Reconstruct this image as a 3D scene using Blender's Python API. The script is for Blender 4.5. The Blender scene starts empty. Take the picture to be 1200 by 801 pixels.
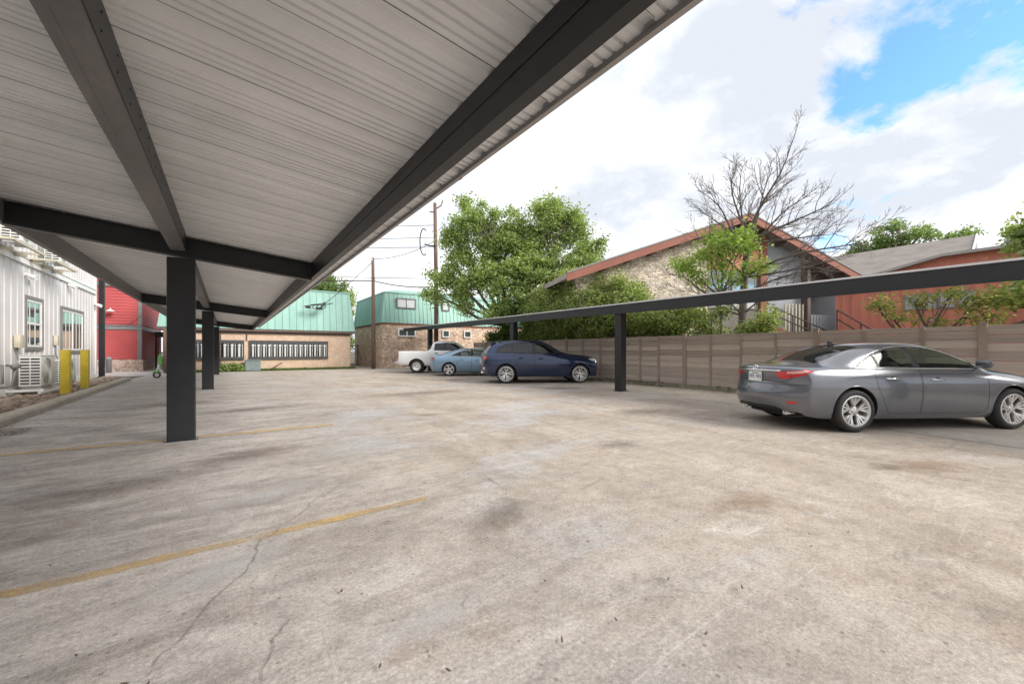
import bpy, bmesh, math, random
import numpy as np
from mathutils import Vector, Matrix
from mathutils.bvhtree import BVHTree
R = math.radians
rnd = random.Random(7)
scene = bpy.context.scene
COL = scene.collection
PI = math.pi

# ------------------------------------------------------------------ helpers
def tag(o, label=None, cat=None, group=None, kind=None):
    if label: o['label'] = label
    if cat: o['category'] = cat
    if group: o['group'] = group
    if kind: o['kind'] = kind
    return o

def empty(name, loc=(0, 0, 0), rz=0, label=None, cat=None, group=None):
    o = bpy.data.objects.new(name, None); COL.objects.link(o)
    o.location = loc; o.rotation_euler = (0, 0, rz); o.empty_display_size = .2
    return tag(o, label, cat, group)

class MB:
    """collects shapes for ONE mesh object"""
    def __init__(s): s.v = []; s.f = []; s.m = []; s.cur = 0
    def add(s, vs, fs):
        b = len(s.v); s.v += [tuple(p) for p in vs]
        for f in fs: s.f.append([i + b for i in f]); s.m.append(s.cur)
    def box(s, x0, y0, z0, x1, y1, z1, M=None):
        vs = [Vector(p) for p in ((x0,y0,z0),(x1,y0,z0),(x1,y1,z0),(x0,y1,z0),(x0,y0,z1),(x1,y0,z1),(x1,y1,z1),(x0,y1,z1))]
        if M: vs = [M @ p for p in vs]
        s.add(vs, [(0,3,2,1),(4,5,6,7),(0,1,5,4),(1,2,6,5),(2,3,7,6),(3,0,4,7)])
    def rbox(s, x0, y0, z0, x1, y1, z1, r=.01, M=None):
        """box with chamfered edges"""
        X, Y, Z = (x0, x1), (y0, y1), (z0, z1)
        bm = bmesh.new(); bmesh.ops.create_cube(bm, size=1)
        for v in bm.verts:
            v.co = Vector((X[v.co.x > 0], Y[v.co.y > 0], Z[v.co.z > 0]))
        bmesh.ops.bevel(bm, geom=bm.edges[:], offset=r, segments=2, affect='EDGES', profile=.5)
        bm.verts.ensure_lookup_table()
        vs = [(M @ v.co) if M else v.co.copy() for v in bm.verts]
        s.add(vs, [[v.index for v in f.verts] for f in bm.faces]); bm.free()
    def tube(s, pts, rs, n=8, cap=True, up=None):
        pts = [Vector(p) for p in pts]
        if not isinstance(rs, (list, tuple)): rs = [rs] * len(pts)
        b = len(s.v); N = len(pts)
        t0 = (pts[1] - pts[0]).normalized()
        u = t0.orthogonal().normalized() if up is None else (Vector(up) - t0 * t0.dot(Vector(up))).normalized()
        for i, p in enumerate(pts):
            t = (pts[min(i + 1, N - 1)] - pts[max(i - 1, 0)])
            if t.length < 1e-9: t = t0.copy()
            t.normalize()
            u = (u - t * t.dot(u))
            if u.length < 1e-6: u = t.orthogonal()
            u.normalize(); w = t.cross(u)
            for k in range(n):
                a = 2 * PI * k / n
                s.v.append(tuple(p + (u * math.cos(a) + w * math.sin(a)) * rs[i]))
        for i in range(N - 1):
            for k in range(n):
                k2 = (k + 1) % n
                s.f.append([b + i*n + k, b + i*n + k2, b + (i+1)*n + k2, b + (i+1)*n + k]); s.m.append(s.cur)
        if cap:
            s.f.append([b + k for k in range(n)][::-1]); s.m.append(s.cur)
            s.f.append([b + (N-1)*n + k for k in range(n)]); s.m.append(s.cur)
    def lathe(s, prof, M, n=32, closed=False):
        """profile (r, h) turned about local z, then moved by M"""
        b = len(s.v); N = len(prof)
        for r, hh in prof:
            for k in range(n):
                a = 2 * PI * k / n
                s.v.append(tuple(M @ Vector((r * math.cos(a), r * math.sin(a), hh))))
        L = N if closed else N - 1
        for i in range(L):
            j = (i + 1) % N
            for k in range(n):
                k2 = (k + 1) % n
                s.f.append([b + i*n + k, b + i*n + k2, b + j*n + k2, b + j*n + k]); s.m.append(s.cur)
    def prism(s, poly, a, b2, M=None):
        """polygon in local xz, thick along y from a to b2"""
        n = len(poly)
        vs = [Vector((x, a, z)) for x, z in poly] + [Vector((x, b2, z)) for x, z in poly]
        if M: vs = [M @ p for p in vs]
        s.add(vs, [list(range(n))[::-1], list(range(n, 2*n))] + [[i, (i+1) % n, (i+1) % n + n, i + n] for i in range(n)])
    def build(s, name, mats, parent=None, smooth=False, loc=None, rz=None):
        me = bpy.data.meshes.new(name)
        me.from_pydata(s.v, [], s.f)
        if not isinstance(mats, (list, tuple)): mats = [mats]
        for m in mats: me.materials.append(m)
        if len(mats) > 1: me.polygons.foreach_set('material_index', s.m)
        if smooth: me.polygons.foreach_set('use_smooth', [True] * len(me.polygons))
        me.update()
        o = bpy.data.objects.new(name, me); COL.objects.link(o)
        if parent: o.parent = parent
        if loc: o.location = loc
        if rz is not None: o.rotation_euler = (0, 0, rz)
        bm = bmesh.new(); bm.from_mesh(me); bmesh.ops.recalc_face_normals(bm, faces=bm.faces); bm.to_mesh(me); bm.free()
        return o

def smooth_by_angle(o, deg=35):
    me = o.data
    bm = bmesh.new(); bm.from_mesh(me)
    lim = R(deg)
    for f in bm.faces: f.smooth = True
    for e in bm.edges:
        e.smooth = not (len(e.link_faces) == 2 and e.calc_face_angle(0) > lim)
    bm.to_mesh(me); bm.free()
    return o

def copy_tree(o, parent=None):
    c = o.copy(); COL.objects.link(c); c.parent = parent
    for ch in [k for k in bpy.data.objects if k.parent == o]: copy_tree(ch, c)
    return c

# ------------------------------------------------------------------ materials
def new_mat(name):
    m = bpy.data.materials.new(name); m.use_nodes = True
    nt = m.node_tree; p = nt.nodes['Principled BSDF']
    return m, nt, p
def N(nt, t, **kw):
    n = nt.nodes.new(t)
    for k, v in kw.items():
        if k in n.inputs.keys(): n.inputs[k].default_value = v
        else: setattr(n, k, v)
    return n
def L(nt, a, b): nt.links.new(a, b)
def rgba(c): return (c[0], c[1], c[2], 1)
def noise(nt, vec, scale, detail=5, rough=.55, dist=0):
    n = N(nt, 'ShaderNodeTexNoise'); n.inputs['Scale'].default_value = scale
    n.inputs['Detail'].default_value = detail; n.inputs['Roughness'].default_value = rough
    n.inputs['Distortion'].default_value = dist
    if vec is not None: L(nt, vec, n.inputs['Vector'])
    return n.outputs['Fac']
def ramp(nt, fac, stops):
    r = N(nt, 'ShaderNodeValToRGB'); e = r.color_ramp.elements
    while len(e) < len(stops): e.new(.5)
    for i, (p, c) in enumerate(stops):
        e[i].position = p; e[i].color = rgba(c) if hasattr(c, '__len__') else (c, c, c, 1)
    L(nt, fac, r.inputs['Fac']); return r.outputs['Color']
def mix(nt, fac, a, b, mode='MIX'):
    m = N(nt, 'ShaderNodeMix'); m.data_type = 'RGBA'; m.blend_type = mode
    for s, v in ((m.inputs[0], fac), (m.inputs[6], a), (m.inputs[7], b)):
        if hasattr(v, 'links') or hasattr(v, 'is_linked'): L(nt, v, s)
        elif hasattr(v, '__len__'): s.default_value = rgba(v)
        else: s.default_value = v if s == m.inputs[0] else (v, v, v, 1)
    return m.outputs[2]
def coords(nt, scale=None, kind='Object', rot=None):
    t = N(nt, 'ShaderNodeTexCoord')
    if scale is None and rot is None: return t.outputs[kind]
    mp = N(nt, 'ShaderNodeMapping')
    if scale is not None: mp.inputs['Scale'].default_value = scale
    if rot is not None: mp.inputs['Rotation'].default_value = rot
    L(nt, t.outputs[kind], mp.inputs['Vector']); return mp.outputs['Vector']
def bump(nt, p, h, strength=.3, dist=.02):
    b = N(nt, 'ShaderNodeBump'); b.inputs['Strength'].default_value = strength; b.inputs['Distance'].default_value = dist
    L(nt, h, b.inputs['Height']); L(nt, b.outputs['Normal'], p.inputs['Normal'])
def pm(name, col, rough=.6, metal=0., var=.2, scale=3., bmp=0., bscale=40., coat=0., spec=.5, stretch=None, rand=0.):
    """plain surface with uneven tone: two scales of noise round the base colour"""
    m, nt, p = new_mat(name)
    v = coords(nt, stretch)
    n1 = noise(nt, v, scale, 6, .6); n2 = noise(nt, v, scale * 9, 4, .6)
    d = tuple(c * (1 - var) for c in col); l = tuple(min(1, c * (1 + var)) for c in col)
    c = mix(nt, ramp(nt, n1, [(.3, 0.), (.7, 1.)]), d, l)
    c = mix(nt, .35 * min(1, var * 3), c, mix(nt, ramp(nt, n2, [(.35, 0.), (.65, 1.)]), d, l))
    if rand:
        g = N(nt, 'ShaderNodeNewGeometry')
        c = mix(nt, rand, c, ramp(nt, g.outputs['Random Per Island'], [(0, tuple(x * .45 for x in col)), (1, tuple(min(1, x * 1.5) for x in col))]))
    L(nt, c, p.inputs['Base Color'])
    p.inputs['Roughness'].default_value = rough; p.inputs['Metallic'].default_value = metal
    p.inputs['Coat Weight'].default_value = coat; p.inputs['Coat Roughness'].default_value = .04
    p.inputs['Specular IOR Level'].default_value = spec
    if bmp: bump(nt, p, noise(nt, v, bscale, 4), bmp, .01)
    return m
def brick_mat(name, c1, c2, mortar, bw=.2, bh=.07, ax=0, mottle=.8):
    m, nt, p = new_mat(name)
    t = N(nt, 'ShaderNodeTexCoord'); sx = N(nt, 'ShaderNodeSeparateXYZ'); L(nt, t.outputs['Object'], sx.inputs[0])
    add = N(nt, 'ShaderNodeMath', operation='ADD'); L(nt, sx.outputs[0], add.inputs[0]); L(nt, sx.outputs[1], add.inputs[1])
    cx = N(nt, 'ShaderNodeCombineXYZ'); L(nt, add.outputs[0], cx.inputs[0]); L(nt, sx.outputs[2], cx.inputs[1])
    b = N(nt, 'ShaderNodeTexBrick')
    if ax:   # ledge stone: rows and joints wander
        tn = N(nt, 'ShaderNodeTexNoise'); tn.inputs['Scale'].default_value = 1.7; tn.inputs['Detail'].default_value = 5; L(nt, cx.outputs[0], tn.inputs['Vector'])
        vm = N(nt, 'ShaderNodeVectorMath', operation='MULTIPLY_ADD'); L(nt, tn.outputs['Color'], vm.inputs[0]); vm.inputs[1].default_value = (.5, .3, 0); L(nt, cx.outputs[0], vm.inputs[2]); L(nt, vm.outputs[0], b.inputs['Vector'])
    else: L(nt, cx.outputs[0], b.inputs['Vector'])
    b.inputs['Scale'].default_value = 1; b.inputs['Brick Width'].default_value = bw; b.inputs['Row Height'].default_value = bh
    b.inputs['Mortar Size'].default_value = bh * .13; b.inputs['Bias'].default_value = 0
    b.inputs['Color1'].default_value = rgba(c1); b.inputs['Color2'].default_value = rgba(c2); b.inputs['Mortar'].default_value = rgba(mortar)
    n = noise(nt, cx.outputs[0], 2.2, 6, .7)
    n2 = noise(nt, cx.outputs[0], 9., 3, .6)
    c = mix(nt, mottle, b.outputs['Color'], ramp(nt, n, [(.36, .58), (.64, 1.32)]), 'MULTIPLY')
    c = mix(nt, mottle, c, ramp(nt, n2, [(.36, .5), (.64, 1.35)]), 'MULTIPLY')
    L(nt, c, p.inputs['Base Color']); p.inputs['Roughness'].default_value = .85
    bump(nt, p, b.outputs['Fac'], -.4, .01)
    return m
def leaf_mat(name, c1, c2, c3=None, trans=.5):
    m, nt, p = new_mat(name)
    g = N(nt, 'ShaderNodeNewGeometry')
    st = [(0, c1), (.6, c2), (1, c3 or c2)]
    c = ramp(nt, g.outputs['Random Per Island'], st)
    n = noise(nt, coords(nt), .9, 3)
    c = mix(nt, .6, c, ramp(nt, n, [(.3, .65), (.7, 1.3)]), 'MULTIPLY')
    L(nt, c, p.inputs['Base Color']); p.inputs['Roughness'].default_value = .5; p.inputs['Specular IOR Level'].default_value = .3
    t = N(nt, 'ShaderNodeBsdfTranslucent'); L(nt, mix(nt, 1., c, (1.2, 1.25, .6), 'MULTIPLY'), t.inputs['Color'])
    ms = N(nt, 'ShaderNodeMixShader'); ms.inputs[0].default_value = trans
    L(nt, p.outputs[0], ms.inputs[1]); L(nt, t.outputs[0], ms.inputs[2])
    L(nt, ms.outputs[0], nt.nodes['Material Output'].inputs['Surface'])
    return m
def paint(name, col, metal=.35, rough=.32, flake=.15):
    m, nt, p = new_mat(name)
    v = coords(nt); n = noise(nt, v, 2.2, 6, .6); f = noise(nt, v, 900, 1)
    c = mix(nt, .5, col, mix(nt, ramp(nt, n, [(.35, 0.), (.75, 1.)]), tuple(x * .85 for x in col), tuple(x * 1.06 + .006 for x in col)))
    c = mix(nt, flake, c, mix(nt, ramp(nt, f, [(.4, 0.), (.6, 1.)]), tuple(x * .6 for x in col), tuple(x * 1.5 for x in col)))
    L(nt, c, p.inputs['Base Color'])
    p.inputs['Metallic'].default_value = metal; p.inputs['Roughness'].default_value = rough
    p.inputs['Coat Weight'].default_value = 1.; 
    L(nt, ramp(nt, n, [(.3, .03), (.8, .11)]), p.inputs['Coat Roughness'])
    return m
def glass_mat(name, tint=(.3, .36, .35), clear=.55, rough=.02):
    """tinted pane: clear part lets the view through, rest reflects the sky"""
    m, nt, p = new_mat(name)
    p.inputs['Base Color'].default_value = rgba((.012, .014, .014)); p.inputs['Roughness'].default_value = rough
    p.inputs['Coat Weight'].default_value = .6; p.inputs['Coat Roughness'].default_value = .01
    n = noise(nt, coords(nt), 3, 3)
    L(nt, ramp(nt, n, [(.3, rough), (.8, rough + .05)]), p.inputs['Roughness'])
    t = N(nt, 'ShaderNodeBsdfTransparent'); t.inputs[0].default_value = rgba(tint)
    ms = N(nt, 'ShaderNodeMixShader'); ms.inputs[0].default_value = clear
    L(nt, p.outputs[0], ms.inputs[1]); L(nt, t.outputs[0], ms.inputs[2])
    L(nt, ms.outputs[0], nt.nodes['Material Output'].inputs['Surface'])
    return m

M = {}
M['steel_dark'] = pm('charcoal_steel_paint', (.011, .0115, .0135), .42, .0, .3, 2., .04, 60)
M['steel_column'] = pm('charcoal_column_paint', (.0125, .013, .0152), .5, .0, .35, 3., .05, 60)
M['steel_brown'] = pm('primed_brown_steel', (.19, .18, .178), .45, .2, .25, 2.5, .03, 50, stretch=(1, .3, 1))
M['trim_grey'] = pm('grey_roof_trim', (.36, .34, .325), .5, .1, .12, 2)
M['trim_light'] = pm('pale_roof_trim', (.62, .61, .6), .5, .1, .1, 2)
M['teal_metal'] = pm('teal_metal_roof', (.25, .44, .375), .45, .1, .16, .7, .05, 20, stretch=(2, 2, .4))
M['brick_tan'] = brick_mat('tan_brick', (.62, .44, .315), (.53, .365, .255), (.58, .46, .36), mottle=.25)
M['brick_mix'] = brick_mat('mixed_brick', (.74, .54, .39), (.45, .29, .21), (.64, .54, .44), .22, .08)
M['stone_wall'] = brick_mat('pale_ledge_stone', (.8, .7, .56), (.52, .44, .35), (.42, .36, .29), .42, .12, 1)
M['wood_fence'] = pm('weathered_fence_wood', (.7, .6, .53), .85, 0, .36, 1.2, .3, 30, stretch=(1, .22, 7), rand=.42)
M['wood_post'] = pm('fence_post_wood', (.5, .41, .35), .85, 0, .3, 3, .2, 30, rand=.3)
M['pole_wood'] = pm('brown_pole_wood', (.15, .095, .07), .85, 0, .3, 3, .2, 30, stretch=(3, 3, .3))
M['siding_grey'] = pm('pale_grey_siding', (.62, .6, .59), .6, 0, .08, 1.1, .04, 30)
M['white_trim'] = pm('white_trim', (.78, .78, .76), .5, 0, .06, 3)
M['window_grey'] = pm('grey_window_casing', (.2, .19, .185), .6, 0, .12, 3)
M['red_lap'] = pm('red_lap_siding', (.44, .07, .072), .65, 0, .12, 1.2)
M['red_wood'] = pm('red_board_siding', (.56, .2, .145), .75, 0, .2, .9, .1, 30, stretch=(3, 3, .4))
M['red_trim'] = pm('rust_red_fascia', (.27, .095, .062), .7, 0, .15, 2)
M['brown_trim'] = pm('brown_trim', (.12, .085, .07), .7, 0, .2, 3)
M['grey_panel'] = pm('grey_stucco_panel', (.32, .34, .36), .8, 0, .12, 1.5, .1, 60)
M['shingle'] = pm('grey_brown_shingle', (.3, .265, .235), .9, 0, .22, 1.4, .3, 25, stretch=(1, 1, 3))
M['white_metal'] = pm('pale_roof_metal', (.62, .66, .7), .5, .1, .08, 1)
M['yellow'] = pm('yellow_bollard_paint', (.66, .5, .04), .5, 0, .15, 4, .05, 50)
M['concrete_kerb'] = pm('kerb_concrete', (.42, .37, .3), .85, 0, .25, 2.2, .2, 60)
M['concrete_light'] = pm('pale_sidewalk_concrete', (.46, .435, .41), .85, 0, .15, 1.1, .12, 60)
M['ac_white'] = pm('ac_casing_white', (.68, .68, .65), .45, 0, .08, 4)
M['dark_slot'] = pm('dark_slot', (.025, .026, .027), .6, 0, .2, 6)
M['ac_fan'] = pm('grey_fan_guard', (.2, .2, .2), .5, 0, .2, 8)
M['bracket'] = pm('beige_bracket', (.5, .46, .36), .6, 0, .15, 5)
M['rubber'] = pm('tyre_rubber', (.028, .0265, .026), .75, 0, .3, 8, .15, 80)
M['alloy'] = pm('bright_alloy', (.72, .71, .7), .26, .75, .1, 10)
M['alloy_dark'] = pm('dark_alloy', (.1, .1, .105), .35, .6, .15, 10)
M['chrome'] = pm('chrome', (.82, .82, .82), .12, 1., .04, 10)
M['black_plastic'] = pm('black_plastic', (.014, .014, .015), .45, 0, .2, 10)
M['void'] = pm('car_interior_dark', (.022, .021, .02), .8, 0, .2, 6)
M['seat'] = pm('car_seat_fabric', (.09, .085, .08), .75, 0, .2, 8)
M['red_lens'] = pm('red_lamp_lens', (.52, .018, .022), .12, 0, .12, 14, coat=1.)
M['pink_lens'] = pm('pale_lamp_lens', (.75, .4, .38), .12, 0, .1, 14, coat=1.)
M['white_lens'] = pm('clear_lamp_lens', (.62, .66, .7), .1, .3, .1, 14, coat=1.)
M['plate'] = pm('plate_white', (.7, .72, .72), .4, 0, .08, 20)
M['plate_ink'] = pm('plate_ink', (.14, .15, .2), .5, 0, .2, 20)
M['car_glass'] = glass_mat('tinted_car_glass', (.8, .93, .86), .68)
M['car_glass_dark'] = glass_mat('dark_rear_glass', (.25, .28, .28), .22)
M['house_glass'] = glass_mat('house_window_glass', (.3, .3, .3), .06, .03)
M['pale_blind'] = pm('pale_window_blind', (.62, .65, .66), .35, 0, .08, 3, coat=.5)
M['paint_grey'] = paint('metallic_grey_paint', (.15, .157, .174), .5, .22)
M['paint_navy'] = paint('navy_paint', (.003, .015, .062), .4, .2)
M['paint_blue'] = paint('light_blue_grey_paint', (.2, .315, .43), .5, .28)
M['paint_white'] = paint('white_truck_paint', (.74, .74, .73), 0, .35, .02)
M['bark'] = pm('grey_bark', (.11, .09, .075), .9, 0, .35, 5, .4, 20, stretch=(1, 1, .3))
M['bark_pale'] = pm('pale_twig_bark', (.17, .14, .13), .9, 0, .3, 4, .2, 20)
M['leaf_tree'] = leaf_mat('pecan_leaf', (.17, .24, .075), (.34, .43, .165), (.5, .56, .29))
M['leaf_hedge'] = leaf_mat('hedge_leaf', (.16, .23, .075), (.36, .43, .165), (.54, .56, .3))
M['leaf_bright'] = leaf_mat('bright_leaf', (.2, .3, .07), (.34, .45, .12), (.48, .55, .19))
M['leaf_far'] = leaf_mat('far_tree_leaf', (.12, .2, .07), (.25, .34, .14), (.37, .44, .22))
M['leaf_dark'] = leaf_mat('dark_leaf', (.12, .2, .06), (.25, .35, .12), (.4, .48, .2))
M['leaf_crape'] = leaf_mat('crape_leaf', (.13, .2, .05), (.3, .33, .1), (.58, .48, .27))
M['grass'] = leaf_mat('grass_blade', (.07, .14, .03), (.13, .22, .05), (.2, .26, .08))
M['litter'] = pm('dry_litter', (.12, .075, .05), .9, 0, .3, 6, rand=.6)
M['gravel'] = pm('brown_gravel', (.3, .23, .18), .9, 0, .3, 6, .2, 30, rand=.7)
M['scoot_green'] = pm('green_scooter_plastic', (.14, .5, .08), .4, 0, .1, 8)
M['scoot_white'] = pm('white_scooter_metal', (.72, .74, .74), .4, 0, .08, 8)
M['wire'] = pm('black_cable', (.03, .03, .032), .6, 0, .2, 3)
M['crack'] = pm('dark_crack', (.22, .185, .155), .95, 0, .3, 6)
M['box_grey'] = pm('grey_green_cabinet', (.16, .2, .2), .6, 0, .2, 5)

# underside of the ribbed carport roof: grey painted sheet, streaked along the ribs, with seam stains
def deck_mat():
    m, nt, p = new_mat('ribbed_sheet_paint')
    v = coords(nt, (1., 1.6, 1)); v2 = coords(nt, (1.1, 1.1, 1)); v3 = coords(nt)
    n = noise(nt, v, .9, 3, .5); s = noise(nt, v2, 1., 6, .6); d = noise(nt, v3, 9, 6, .75)
    c = mix(nt, ramp(nt, n, [(.3, 0.), (.7, 1.)]), (.73, .735, .74), (.82, .82, .82))
    c = mix(nt, .75, c, ramp(nt, s, [(.3, .86), (.6, 1.04)]), 'MULTIPLY')
    c = mix(nt, ramp(nt, d, [(.68, 0.), (.74, .6)]), c, (.22, .18, .15))
    L(nt, c, p.inputs['Base Color']); p.inputs['Roughness'].default_value = .36
    return m
M['deck'] = deck_mat()

def lot_mat():
    """old concrete: grey slabs on the left, tan dirty slabs on the right, tyre streaks, stains, grit"""
    m, nt, p = new_mat('stained_concrete')
    v = coords(nt); vs = coords(nt, (.55, 1.5, 1), rot=(0, 0, R(6))); vr = coords(nt, (1.1, .4, 1), rot=(0, 0, R(-8)))
    sx = N(nt, 'ShaderNodeSeparateXYZ'); L(nt, v, sx.inputs[0])
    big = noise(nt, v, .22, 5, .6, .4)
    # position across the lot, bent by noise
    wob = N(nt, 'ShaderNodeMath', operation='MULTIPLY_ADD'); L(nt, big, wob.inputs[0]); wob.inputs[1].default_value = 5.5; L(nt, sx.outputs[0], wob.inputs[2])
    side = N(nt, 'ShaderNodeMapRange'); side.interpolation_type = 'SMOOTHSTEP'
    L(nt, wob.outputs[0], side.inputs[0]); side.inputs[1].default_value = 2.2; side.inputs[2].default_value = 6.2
    grey = mix(nt, ramp(nt, noise(nt, vs, 1.3, 9, .7, .8), [(.38, 0.), (.62, 1.)]), (.315, .285, .262), (.53, .488, .45))  # real grey slabs, colour raised to make up for shade under the left carport
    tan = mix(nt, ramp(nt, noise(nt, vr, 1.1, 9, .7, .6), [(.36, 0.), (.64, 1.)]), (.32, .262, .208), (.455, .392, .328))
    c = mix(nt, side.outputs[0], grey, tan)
    # cool grey cement wash in places
    cw = noise(nt, coords(nt, (.5, .9, 1), rot=(0, 0, R(35))), .55, 7, .65, 1.)
    c = mix(nt, ramp(nt, cw, [(.52, 0.), (.64, .55)]), c, (.44, .445, .45))
    # broad brown stains, tyre dirt drawn out across the stalls
    st = noise(nt, coords(nt, (.6, 1.25, 1), rot=(0, 0, R(-14))), .8, 12, .8, 1.3)
    c = mix(nt, ramp(nt, st, [(.52, 0.), (.66, .5)]), c, (.23, .19, .16))
    s2 = noise(nt, coords(nt, (.35, 2.4, 1), rot=(0, 0, R(-10))), 1.5, 8, .7, .7)
    c = mix(nt, ramp(nt, s2, [(.56, 0.), (.7, .35)]), c, (.19, .165, .155))
    # pale worn patches
    pl = noise(nt, coords(nt, (.6, 1.5, 1), rot=(0, 0, R(20))), 1.2, 12, .82, .9)
    c = mix(nt, ramp(nt, pl, [(.55, 0.), (.67, .6)]), c, (.62, .59, .56))
    # rusty dirt film
    rs = noise(nt, v, 1.9, 7, .72, .7)
    c = mix(nt, ramp(nt, rs, [(.54, 0.), (.7, .4)]), c, (.36, .25, .17))
    # scrape marks
    ar = noise(nt, coords(nt, (.5, 11, 1), rot=(0, 0, R(28))), 1.3, 6, .65, .6)
    c = mix(nt, ramp(nt, ar, [(.6, 0.), (.7, .35)]), c, (.64, .6, .56))
    # mottled grit, three sizes
    md = noise(nt, v, 7, 9, .76)
    c = mix(nt, .55, c, ramp(nt, md, [(.34, .6), (.5, 1.), (.66, 1.2)]), 'MULTIPLY')
    sp = noise(nt, v, 55, 5, .85)
    c = mix(nt, .55, c, ramp(nt, sp, [(.34, .5), (.5, 1.), (.66, 1.38)]), 'MULTIPLY')
    va = N(nt, 'ShaderNodeTexVoronoi'); va.inputs['Scale'].default_value = 75; L(nt, v, va.inputs['Vector'])
    vb = N(nt, 'ShaderNodeSeparateColor'); L(nt, va.outputs['Color'], vb.inputs[0])
    c = mix(nt, .42, c, ramp(nt, vb.outputs[0], [(0., .6), (.18, .85), (.5, 1.), (.85, 1.1), (1., 1.4)]), 'MULTIPLY')
    vc = N(nt, 'ShaderNodeTexVoronoi'); vc.inputs['Scale'].default_value = 17; L(nt, v, vc.inputs['Vector'])
    vd = N(nt, 'ShaderNodeSeparateColor'); L(nt, vc.outputs['Color'], vd.inputs[0])
    chip_ = N(nt, 'ShaderNodeMath', operation='LESS_THAN'); L(nt, vc.outputs['Distance'], chip_.inputs[0]); chip_.inputs[1].default_value = .17
    rare = N(nt, 'ShaderNodeMath', operation='GREATER_THAN'); L(nt, vd.outputs[0], rare.inputs[0]); rare.inputs[1].default_value = .8
    both = N(nt, 'ShaderNodeMath', operation='MULTIPLY'); L(nt, chip_.outputs[0], both.inputs[0]); L(nt, rare.outputs[0], both.inputs[1])
    hf = N(nt, 'ShaderNodeMath', operation='MULTIPLY'); L(nt, both.outputs[0], hf.inputs[0]); hf.inputs[1].default_value = .55
    c = mix(nt, hf.outputs[0], c, (.14, .11, .09))
    gr = noise(nt, v, 210, 2, .8)
    c = mix(nt, .8, c, ramp(nt, gr, [(.3, .62), (.5, 1.), (.7, 1.3)]), 'MULTIPLY')
    vo = N(nt, 'ShaderNodeTexVoronoi'); vo.inputs['Scale'].default_value = 1.7; L(nt, v, vo.inputs['Vector'])
    c = mix(nt, ramp(nt, vo.outputs['Distance'], [(.015, .8), (.045, 0.)]), c, (.09, .07, .06))
    L(nt, c, p.inputs['Base Color']); p.inputs['Roughness'].default_value = .82; p.inputs['Specular IOR Level'].default_value = .35
    hb = mix(nt, .5, sp, md)
    bump(nt, p, hb, .2, .01)
    return m
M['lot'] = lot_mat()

def worn_paint(name, col, keep=.5):
    m, nt, p = new_mat(name)
    v = coords(nt)
    L(nt, mix(nt, ramp(nt, noise(nt, v, 5, 6, .7), [(.3, 0.), (.7, 1.)]), tuple(c * .7 for c in col), col), p.inputs['Base Color'])
    p.inputs['Roughness'].default_value = .8
    a = mix(nt, .5, noise(nt, v, 2.3, 6, .7), noise(nt, v, 40, 5, .8))
    t = N(nt, 'ShaderNodeBsdfTransparent'); ms = N(nt, 'ShaderNodeMixShader')
    L(nt, ramp(nt, a, [(keep - .1, .92), (keep + .1, .0)]), ms.inputs[0])
    L(nt, t.outputs[0], ms.inputs[1]); L(nt, p.outputs[0], ms.inputs[2])
    L(nt, ms.outputs[0], nt.nodes['Material Output'].inputs['Surface'])
    return m
M['line'] = worn_paint('worn_yellow_paint', (.66, .46, .2), .5)
M['line_faint'] = worn_paint('faded_yellow_paint', (.6, .44, .24), .62)
M['pad'] = pm('parking_pad_concrete', (.39, .345, .295), .85, 0, .3, .9, .2, 60)
M['earth'] = pm('dry_earth', (.2, .155, .11), .95, 0, .3, .8, .3, 20)
M['street'] = pm('far_ground', (.17, .16, .12), .95, 0, .3, .1, .2, 5)

def stain_mat(name, col, dark, edge=.5):
    """soft ragged stain: solid near its middle, broken up by noise outwards"""
    m, nt, p = new_mat(name)
    p.inputs['Roughness'].default_value = .75
    v = coords(nt); n = noise(nt, v, 5., 12, .84, .5); f = noise(nt, v, 60, 4, .8)
    L(nt, mix(nt, ramp(nt, f, [(.35, 0.), (.65, 1.)]), tuple(c * .7 for c in col), tuple(c * 1.25 for c in col)), p.inputs['Base Color'])
    g = N(nt, 'ShaderNodeTexCoord'); vm = N(nt, 'ShaderNodeVectorMath', operation='SUBTRACT'); L(nt, g.outputs['Generated'], vm.inputs[0]); vm.inputs[1].default_value = (.5, .5, 0)
    sc = N(nt, 'ShaderNodeVectorMath', operation='MULTIPLY'); L(nt, vm.outputs[0], sc.inputs[0]); sc.inputs[1].default_value = (1, 1, 0)
    ln = N(nt, 'ShaderNodeVectorMath', operation='LENGTH'); L(nt, sc.outputs[0], ln.inputs[0])
    d = N(nt, 'ShaderNodeMath', operation='MULTIPLY_ADD'); L(nt, n, d.inputs[0]); d.inputs[1].default_value = -1.1; 
    ad = N(nt, 'ShaderNodeMath', operation='ADD'); L(nt, ln.outputs['Value'], ad.inputs[0]); ad.inputs[1].default_value = .55; L(nt, ad.outputs[0], d.inputs[2])
    t = N(nt, 'ShaderNodeBsdfTransparent'); ms = N(nt, 'ShaderNodeMixShader')
    L(nt, ramp(nt, d.outputs[0], [(.0, 1 - dark), (.42, 1.)]), ms.inputs[0]); L(nt, p.outputs[0], ms.inputs[1]); L(nt, t.outputs[0], ms.inputs[2])
    L(nt, ms.outputs[0], nt.nodes['Material Output'].inputs['Surface'])
    return m
M['stain_dark'] = stain_mat('oil_stain', (.16, .128, .108), .42)
M['stain_rust'] = stain_mat('rust_stain', (.3, .18, .1), .42)
M['stain_pale'] = stain_mat('cement_wash', (.6, .59, .575), .6)
M['joint'] = pm('joint_dirt', (.24, .2, .17), .95, 0, .3, 5)
M['lap_seam'] = pm('sheet_lap_shadow_gap', (.09, .08, .075), .7, 0, .3, 4)
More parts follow.
